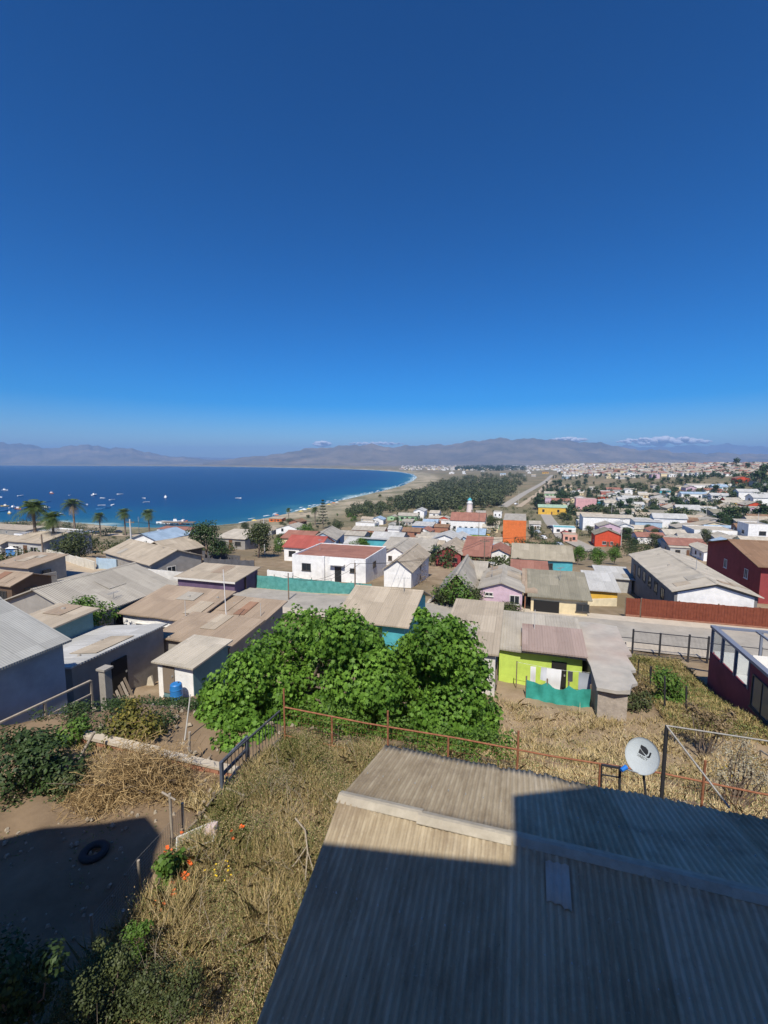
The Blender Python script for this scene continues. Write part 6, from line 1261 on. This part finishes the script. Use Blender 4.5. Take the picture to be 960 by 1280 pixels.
# ================================================================ trees between the houses
def scatter_trees(poly, n, seed, kinds, label, group, h0, h1, gap=.0):
    rng = np.random.default_rng(seed); xs = [q[0] for q in poly]; ys = [q[1] for q in poly]; k = 0; tr = 0
    while k < n and tr < n*40:
        tr += 1; x, y = rng.uniform(min(xs), max(xs)), rng.uniform(min(ys), max(ys))
        if not in_poly(x, y, poly): continue
        P = hit(x, y); a, b = ab(P)
        if road_d(P[:2]) < 8 or any(math.hypot(a-q[0], b-q[1]) < q[2]*.85+1.0 for q in PLACED): continue
        kd = kinds[rng.integers(len(kinds))]; t, Hh, sp = PROTO[kd]; s = rng.uniform(h0, h1)/Hh; w_ = s*rng.uniform(.9, 1.5)
        dup(t, (P[0], P[1], P[2]-.2), rng.uniform(0, 6.28), (w_, w_, s), label, group, 'tree'); k += 1
scatter_trees([(690, 650), (690, 605), (960, 600), (960, 655), (820, 660)], 130, 301, ['fartree', 'fartree2', 'fartree'], 'dark rounded tree among the houses of the middle slope', 'trees on the middle slope', 4.5, 10)
scatter_trees([(660, 640), (683, 606), (700, 590), (720, 590), (705, 640)], 46, 302, ['fartall', 'fartree'], 'tall dark tree lining the avenue out of town', 'trees along the avenue', 6, 11)
wood('small dark trees speckling the hillside town', [(700, 600), (690, 583), (960, 579), (960, 598)], 330, 6.5, 2.6, 110, 1.3, DEEP, 303, 'hillside_trees')
scatter_trees([(480, 700), (500, 638), (600, 636), (680, 690), (560, 700)], 22, 304, ['round', 'round2', 'bush'], 'small garden tree in the blocks around the orange block', 'garden trees in the centre', 2.2, 4.5)
scatter_trees([(720, 690), (690, 650), (960, 640), (960, 680)], 44, 305, ['round', 'round2', 'fartree'], 'garden tree around the red orange house and barracks', 'garden trees on the right', 3, 5.5)
scatter_trees([(330, 690), (350, 650), (480, 640), (480, 690)], 26, 306, ['round2', 'bush', 'dullbush', 'bright'], 'small green tree near the beach houses', 'garden trees by the beach', 2, 4)
scatter_trees([(0, 700), (0, 668), (240, 665), (240, 700)], 8, 307, ['dullbush', 'bush'], 'low shrub by the shore road', 'shrubs by the shore road', 1.2, 2.2)
for i, (x, y, h_) in enumerate(((920, 586, 14), (934, 590, 12), (955, 603, 24), (948, 612, 26), (905, 588, 9))): put('fartree', x, y, h_, ['large dark tree on the skyline of the right hillside', 'second skyline tree just right of the large one', 'big dark tree at the right edge above the yellow house', 'broad dark tree left of the right edge tree', 'small skyline tree left of the large one'][i], seed=i)
# ================================================================ lighthouse like tower, poles, boats, cars, beach things
tw = thing('tower', 'small white tower with a turquoise capped lantern in front of the wood', 'tower', tuple(hit(587, 640)))
Pt = proj(np.array(tw.location)); u_ = Pt[2]/FPX; mb = MB(); mb.tube((0, 0, 0), (0, 0, 11*u_), 4.2*u_, 3.3*u_, 8); mb.build('shaft', wall('rose_white', (.68, .58, .54)), tw)
mb = MB(); mb.tube((0, 0, 11*u_+.01), (0, 0, 11.8*u_), 4.1*u_, n=8); mb.tube((0, 0, 11.8*u_), (0, 0, 15*u_), 2.6*u_, n=8); mb.build('lantern', WHITE, tw); mb = MB(); mb.tube((0, 0, 15*u_+.01), (0, 0, 18*u_), 3.2*u_, .3, 8); mb.build('cap', TURQ, tw)
def pole(label, x, yb, yt, m_, arm=True, lamp=False, r=.12, name='utility_pole'):
    P = hit(x, yb); t = thing(name, label, 'pole', tuple(P), -GA); top = at_y(x, yt, P[1])[2]-P[2]
    mb = MB(); mb.tube((0, 0, -.5), (0, 0, top), r, r*.7, 8); mb.build('shaft', m_, t)
    if arm:
        mb = MB(); mb.box(-.8, .8, -.05, .05, top-.55, top-.43)
        for q in (-.7, -.3, .3, .7): mb.tube((q, 0, top-.43), (q, 0, top-.28), .04, n=6)
        mb.build('crossarm', POLEW, t)
    if lamp:
        mb = MB(); mb.tube((0, 0, top-.2), (.5, -.9, top+.15), .035, n=6); mb.build('lamp_arm', STEEL, t); mb = MB(); mb.hexa([(.3, -1.0, top+.06), (.7, -1.25, top+.06), (.85, -1.05, top+.06), (.45, -.8, top+.06)], [(.35, -1.0, top+.2), (.7, -1.2, top+.2), (.8, -1.05, top+.2), (.5, -.85, top+.2)]); mb.build('lamp_head', WHITE, t)
    t['top'] = top; return t
PL = [pole('tall white concrete pole rising behind the long grey building', 166, 708, 649, POLEC, r=.15), pole('dark timber pole beside the road on the left', 56, 719, 668, POLEW, False), pole('white concrete pole in front of the round dark tree', 331, 693, 648, POLEC),
      pole('dark thin pole at the teal shade net fence', 361, 752, 716, POLEW, False, r=.08), pole('street lamp pole at the right end of the teal fence', 444, 750, 701, POLEW, False, True, r=.1), pole('white concrete pole right of the red orange house', 776, 684, 648, POLEC),
      pole('pale pole left of the white terrace house', 882, 655, 630, POLEC), pole('white concrete pole in front of the white cube house', 945, 679, 642, POLEC), pole('pale pole beside the slim dark cypress', 499, 674, 646, POLEC), pole('brown timber pole behind the pink bungalow', 605, 714, 673, POLEW, r=.1),
      pole('pale pole beside the palms near the parked cars', 174, 668, 646, POLEC, False), pole('brown pole at the left corner of the orange block', 598, 684, 640, POLEW), pole('pale pole right of the plaza market', 764, 650, 626, POLEC), pole('pale pole at the avenue beside the wood', 648, 632, 612, POLEC), pole('pale pole on the slope above the barracks', 824, 640, 616, POLEC)]
def wire(p, q, sag, lb):
    mb = MB(); p, q = Vector(p), Vector(q); pts = [p.lerp(q, k/10)-Vector((0, 0, sag*4*(k/10)*(1-k/10))) for k in range(11)]; mb.path([v-pts[0] for v in pts], .02, 4); o = mb.build('power_line', plain('cable_black', (.03, .03, .03), .6)); o.location = pts[0]; tag(o, lb, 'power line', 'overhead power lines')
for i, j in ((5, 7), (4, 9), (9, 5), (3, 4), (0, 2), (2, 8)):
    for o_ in (-.5, .5): wire(Vector(PL[i].location)+Vector((o_, 0, PL[i]['top']-.3)), Vector(PL[j].location)+Vector((o_, 0, PL[j]['top']-.3)), 1.1, '%s overhead line from the %s' % ('left' if o_ < 0 else 'right', ' '.join(PL[i]['label'].split()[:11])))
# aerials and pipes on the roofs
def antenna(label, px, py, h, yag=True):
    P = at_z(px, py, 0) if False else None; o_ = HPOINT(px, py); t = thing('tv_antenna' if yag else 'vent_pipe', label, 'antenna' if yag else 'pipe', o_, -GA+px*.1)
    mb = MB(); mb.tube((0, 0, -.3), (0, 0, h), .03, .02, 6); mb.build('mast', POLEC if not yag else STEEL, t)
    if yag:
        mb = MB(); mb.tube((-.5, 0, h-.05), (.5, 0, h-.05), .015, n=5)
        for k in range(6): L_ = .35-.03*k; mb.tube((-.45+k*.18, -L_, h-.03), (-.45+k*.18, L_, h-.03), .01, n=4)
        mb.build('aerial', STEEL, t)
def HPOINT(px, py):
    bpy.context.view_layer.update(); dg = bpy.context.evaluated_depsgraph_get(); d = Vector(ray(px, py)).normalized(); o_ = Vector((0, 0, CH))+d*14
    hit_, loc, *_r = SC.ray_cast(dg, o_, d); return loc if hit_ else Vector(hit(px, py))
for px, py, h_, yg, lb in ((142, 748, .5, True, 'low bent aerial on the long grey roof'), (232, 770, 1.1, False, 'short white pipe standing on the left brown roof'), (326, 770, 1.0, False, 'grey vent pipe on the right brown roof near the fig tree'), (615, 722, 1.6, True, 'aerial on the pink bungalow roof'), (700, 726, 1.4, True, 'aerial on the cream house grey roof'), (870, 712, 1.5, True, 'aerial on the long gabled building roof'), (668, 786, 1.2, False, 'dark stove pipe on the lime house roof'), (400, 688, 1.6, True, 'aerial over the red deck of the white new house'), (505, 740, 1.2, True, 'aerial on the wide tan roof behind the figs')): antenna(lb, px, py, h_, yg)
# boats
def boat_proto(L, hullc, cab, name):
    t = thing(name, 'x', 'boat', (0, 0, -90)); mb = MB(); st = []
    for k in range(9):
        u = k/8; w_ = L*.17*(math.sin(math.pi*min(1, .25+u*.75))**.7 if u < 1 else .02); w_ = max(w_, .03); sh_ = .35+.35*u*u; st.append([(L*(u-.5), -w_, sh_*L*.16+.25), (L*(u-.5), -w_*.6, -.25), (L*(u-.5), w_*.6, -.25), (L*(u-.5), w_, sh_*L*.16+.25)])
    for k in range(8): mb.hexa(st[k], st[k+1])
    mb.build('hull', plain('hull_'+name+hullc[0], hullc[1], .5), t)
    if cab: mb = MB(); mb.hexa([(-L*.2, -L*.09, .5), (L*.1, -L*.09, .5), (L*.1, L*.09, .5), (-L*.2, L*.09, .5)], [(-L*.18, -L*.08, L*.26), (L*.04, -L*.08, L*.26), (L*.04, L*.08, L*.26), (-L*.18, L*.08, L*.26)]); mb.build('cabin', WHITE, t); mb = MB(); mb.tube((-.1*L, 0, L*.2), (-.1*L, 0, L*.55), .06, n=5); mb.build('mast', STEEL, t)
    return t
BT = [('white', boat_proto(7, ('w', (.75, .75, .74)), False, 'boat')), ('white cabin', boat_proto(9, ('w', (.75, .75, .74)), True, 'fishing_boat')), ('orange', boat_proto(9, ('o', (.55, .16, .05)), True, 'fishing_boat')), ('blue', boat_proto(7, ('b', (.08, .22, .42)), False, 'boat')), ('yellow', boat_proto(8, ('y', (.60, .42, .10)), True, 'fishing_boat'))]
BL = [(6, 613, 1), (26, 620, 0), (64, 617, 2), (59, 627, 3), (87, 619.5, 0), (95, 626, 0), (118, 619, 1), (128, 623, 0), (140, 625, 0), (109, 631, 0), (127, 632, 0), (141, 631.5, 0), (124, 637, 3), (134, 635, 3), (180, 623, 0), (183, 628, 0), (207, 622, 1), (6, 633, 4), (16, 635, 1), (23, 636.5, 2), (4, 639, 3), (12, 642, 4), (56, 635, 1), (75, 643, 0), (298, 623, 0), (40, 637, 0), (1, 622, 0), (150, 618, 0)]
dirs = ['nearest the left edge', 'far out', 'inshore', 'midway out']
for i, (x, y, k) in enumerate(BL):
    P = at_z(x, y, 0); nm, t = BT[k]; s = 1.15 if y < 625 else 1.0
    dup(t, (P[0], P[1], .05), i*1.3, s, '%s boat moored %s, number %s from the left in the bay' % (nm, 'far out' if y < 622 else 'midway' if y < 630 else 'close inshore', ['one', 'two', 'three', 'four', 'five', 'six', 'seven', 'eight', 'nine', 'ten', 'eleven', 'twelve', 'thirteen', 'fourteen', 'fifteen', 'sixteen', 'seventeen', 'eighteen', 'nineteen', 'twenty', 'twenty one', 'twenty two', 'twenty three', 'twenty four', 'twenty five', 'twenty six', 'twenty seven', 'twenty eight'][sorted(range(len(BL)), key=lambda j: BL[j][0]).index(i)]), 'boats moored in the bay')
pr = thing('pier', 'wooden fishing pier on piles reaching into the bay behind the harbour building', 'pier', tuple(at_z(206, 656, 0))); mb = MB(); mb.box(-1, 22, -3, 3, 1.6, 2.0); mb.build('deck', POLEW, pr); mb = MB()
for x in range(0, 23, 4):
    for y in (-2.6, 2.6): mb.tube((x, y, -2), (x, y, 1.6), .18, n=6)
mb.build('piles', POLEW, pr)
mb = MB(); mb.path([(-1, -2.9, 2.9), (22, -2.9, 2.9)], .05); [mb.tube((x, -2.9, 2.0), (x, -2.9, 2.9), .05) for x in range(0, 23, 3)]; mb.build('railing', POLEW, pr)
for i, (x, y) in enumerate(((220, 653), (230, 653.5))):
    P = at_z(x, y, 0); dup(BT[2 if i else 1][1], (P[0], P[1], 0), .4+i, 1.1, ['white cabin boat tied to the pier', 'orange boat tied at the pier end'][i], 'boats at the pier')
# cars
def car_proto(c, nm):
    t = thing('parked_car', 'x', 'car', (0, 0, -95)); pr_ = [(-2.1, .35), (-2.1, .8), (-1.9, .95), (-1.35, 1.0), (-.95, 1.45), (.6, 1.47), (1.25, 1.0), (2.0, .88), (2.15, .6), (2.1, .35)]
    mb = MB(); mb.hexa([(x, -.85, z) for x, z in pr_], [(x, .85, z) for x, z in pr_]); mb.build('body', plain('car_'+nm, c, .25, .1), t)
    g_ = [(-1.2, 1.02), (-.88, 1.38), (.55, 1.40), (1.08, 1.02)]; mb = MB(); mb.hexa([(x, -.862, z) for x, z in g_], [(x, .862, z) for x, z in g_]); mb.hexa([(.75, -.72, 1.40), (1.31, -.72, 1.0), (1.31, .72, 1.0), (.75, .72, 1.40)], [(.77, -.72, 1.43), (1.33, -.72, 1.03), (1.33, .72, 1.03), (.77, .72, 1.43)]); mb.build('window', GLASS, t)
    for x in (-1.35, 1.35):
        for y in (-.86, .70): mb = MB(); mb.tube((x, y, .32), (x, y+.16, .32), .32, n=14); mb.build('wheel', plain('old_rubber', (.03, .03, .032), .8), t)
    return t
CP = {'white': car_proto((.75, .75, .75), 'white'), 'silver': car_proto((.40, .42, .44), 'silver'), 'dark': car_proto((.03, .035, .05), 'dark'), 'red': car_proto((.40, .03, .03), 'red')}
for x, y, c_, lb, rz in ((103, 667, 'silver', 'silver car at the left of the shore car park', .3), (112, 666, 'white', 'white car in the shore car park beside the short palm', .3), (121, 668, 'dark', 'dark car parked beside the short palm base', .3), (148, 666, 'dark', 'dark car parked left of the slim palm', 0),
                         (678, 674, 'white', 'white car parked on the road right of the orange block', 1.9), (671, 667, 'silver', 'silver car parked behind the white car by the orange block', 1.9), (698, 683, 'silver', 'silver car driving on the plaza road', 1.9), (645, 631, 'white', 'white car on the avenue beside the wood', .8), (706, 668, 'red', 'red car at the pink shop row', 1.9), (688, 661, 'dark', 'dark car on the plaza road', 1.9), (92, 664, 'red', 'red car by the fish shed in the shore car park', .3)):
    P = hit(x, y); dup(CP[c_], (P[0], P[1], P[2]+.18), rz, 1.0, lb, 'cars parked in town')
# beach shades and tents
def shade_proto(c, nm):
    t = thing('beach_umbrella', 'x', 'beach umbrella', (0, 0, -96)); mb = MB(); mb.tube((0, 0, 0), (0, 0, 2.4), .05, n=6); mb.build('pole', STEEL, t); mb = MB(); mb.tube((0, 0, 2.1), (0, 0, 2.6), 1.6, .05, 12); mb.build('canopy', plain('canopy_'+nm, c, .8), t); return t
SP = {'yellow': shade_proto((.70, .52, .12), 'yellow'), 'white': shade_proto((.75, .75, .72), 'white'), 'orange': shade_proto((.65, .22, .06), 'orange')}
for i, (x, y, c_) in enumerate(((376, 643, 'yellow'), (381, 641, 'white'), (386, 639.5, 'yellow'), (411, 634, 'yellow'), (417, 632, 'orange'), (346, 648, 'orange'), (421, 631, 'white'), (318, 655, 'yellow'))):
    P = hit(x, y); dup(SP[c_], tuple(P), 0, 1.3, c_+' beach umbrella on the sand, '+['second', 'third', 'fourth', 'fifth', 'sixth', 'nearest but one', 'farthest', 'nearest'][i]+' along the shore', 'beach umbrellas on the sand')
gz_ = thing('market_tent', 'white peaked tent beside a blue screen by the roadside wall', 'tent', tuple(hit(31, 694))); mb = MB(); mb.tube((0, 0, 1.5), (0, 0, 2.4), 2.6, .1, 4); mb.build('canopy', WHITE, gz_); mb = MB(); mb.box(-1.9, 1.9, -1.6, -1.5, 0, 1.45); mb.build('screen', BLUE, gz_)
for o_ in (PROTO.values()): 
    for c_ in list(o_[0].children_recursive): bpy.data.objects.remove(c_)
    bpy.data.objects.remove(o_[0])
for t in [f_[3] for f_ in FP]+[b_[1] for b_ in BT]+list(CP.values())+list(SP.values()):
    for c_ in list(t.children_recursive): bpy.data.objects.remove(c_)
    bpy.data.objects.remove(t)
print('far houses', n1, n2, n3, n4, n5, n6, n7)
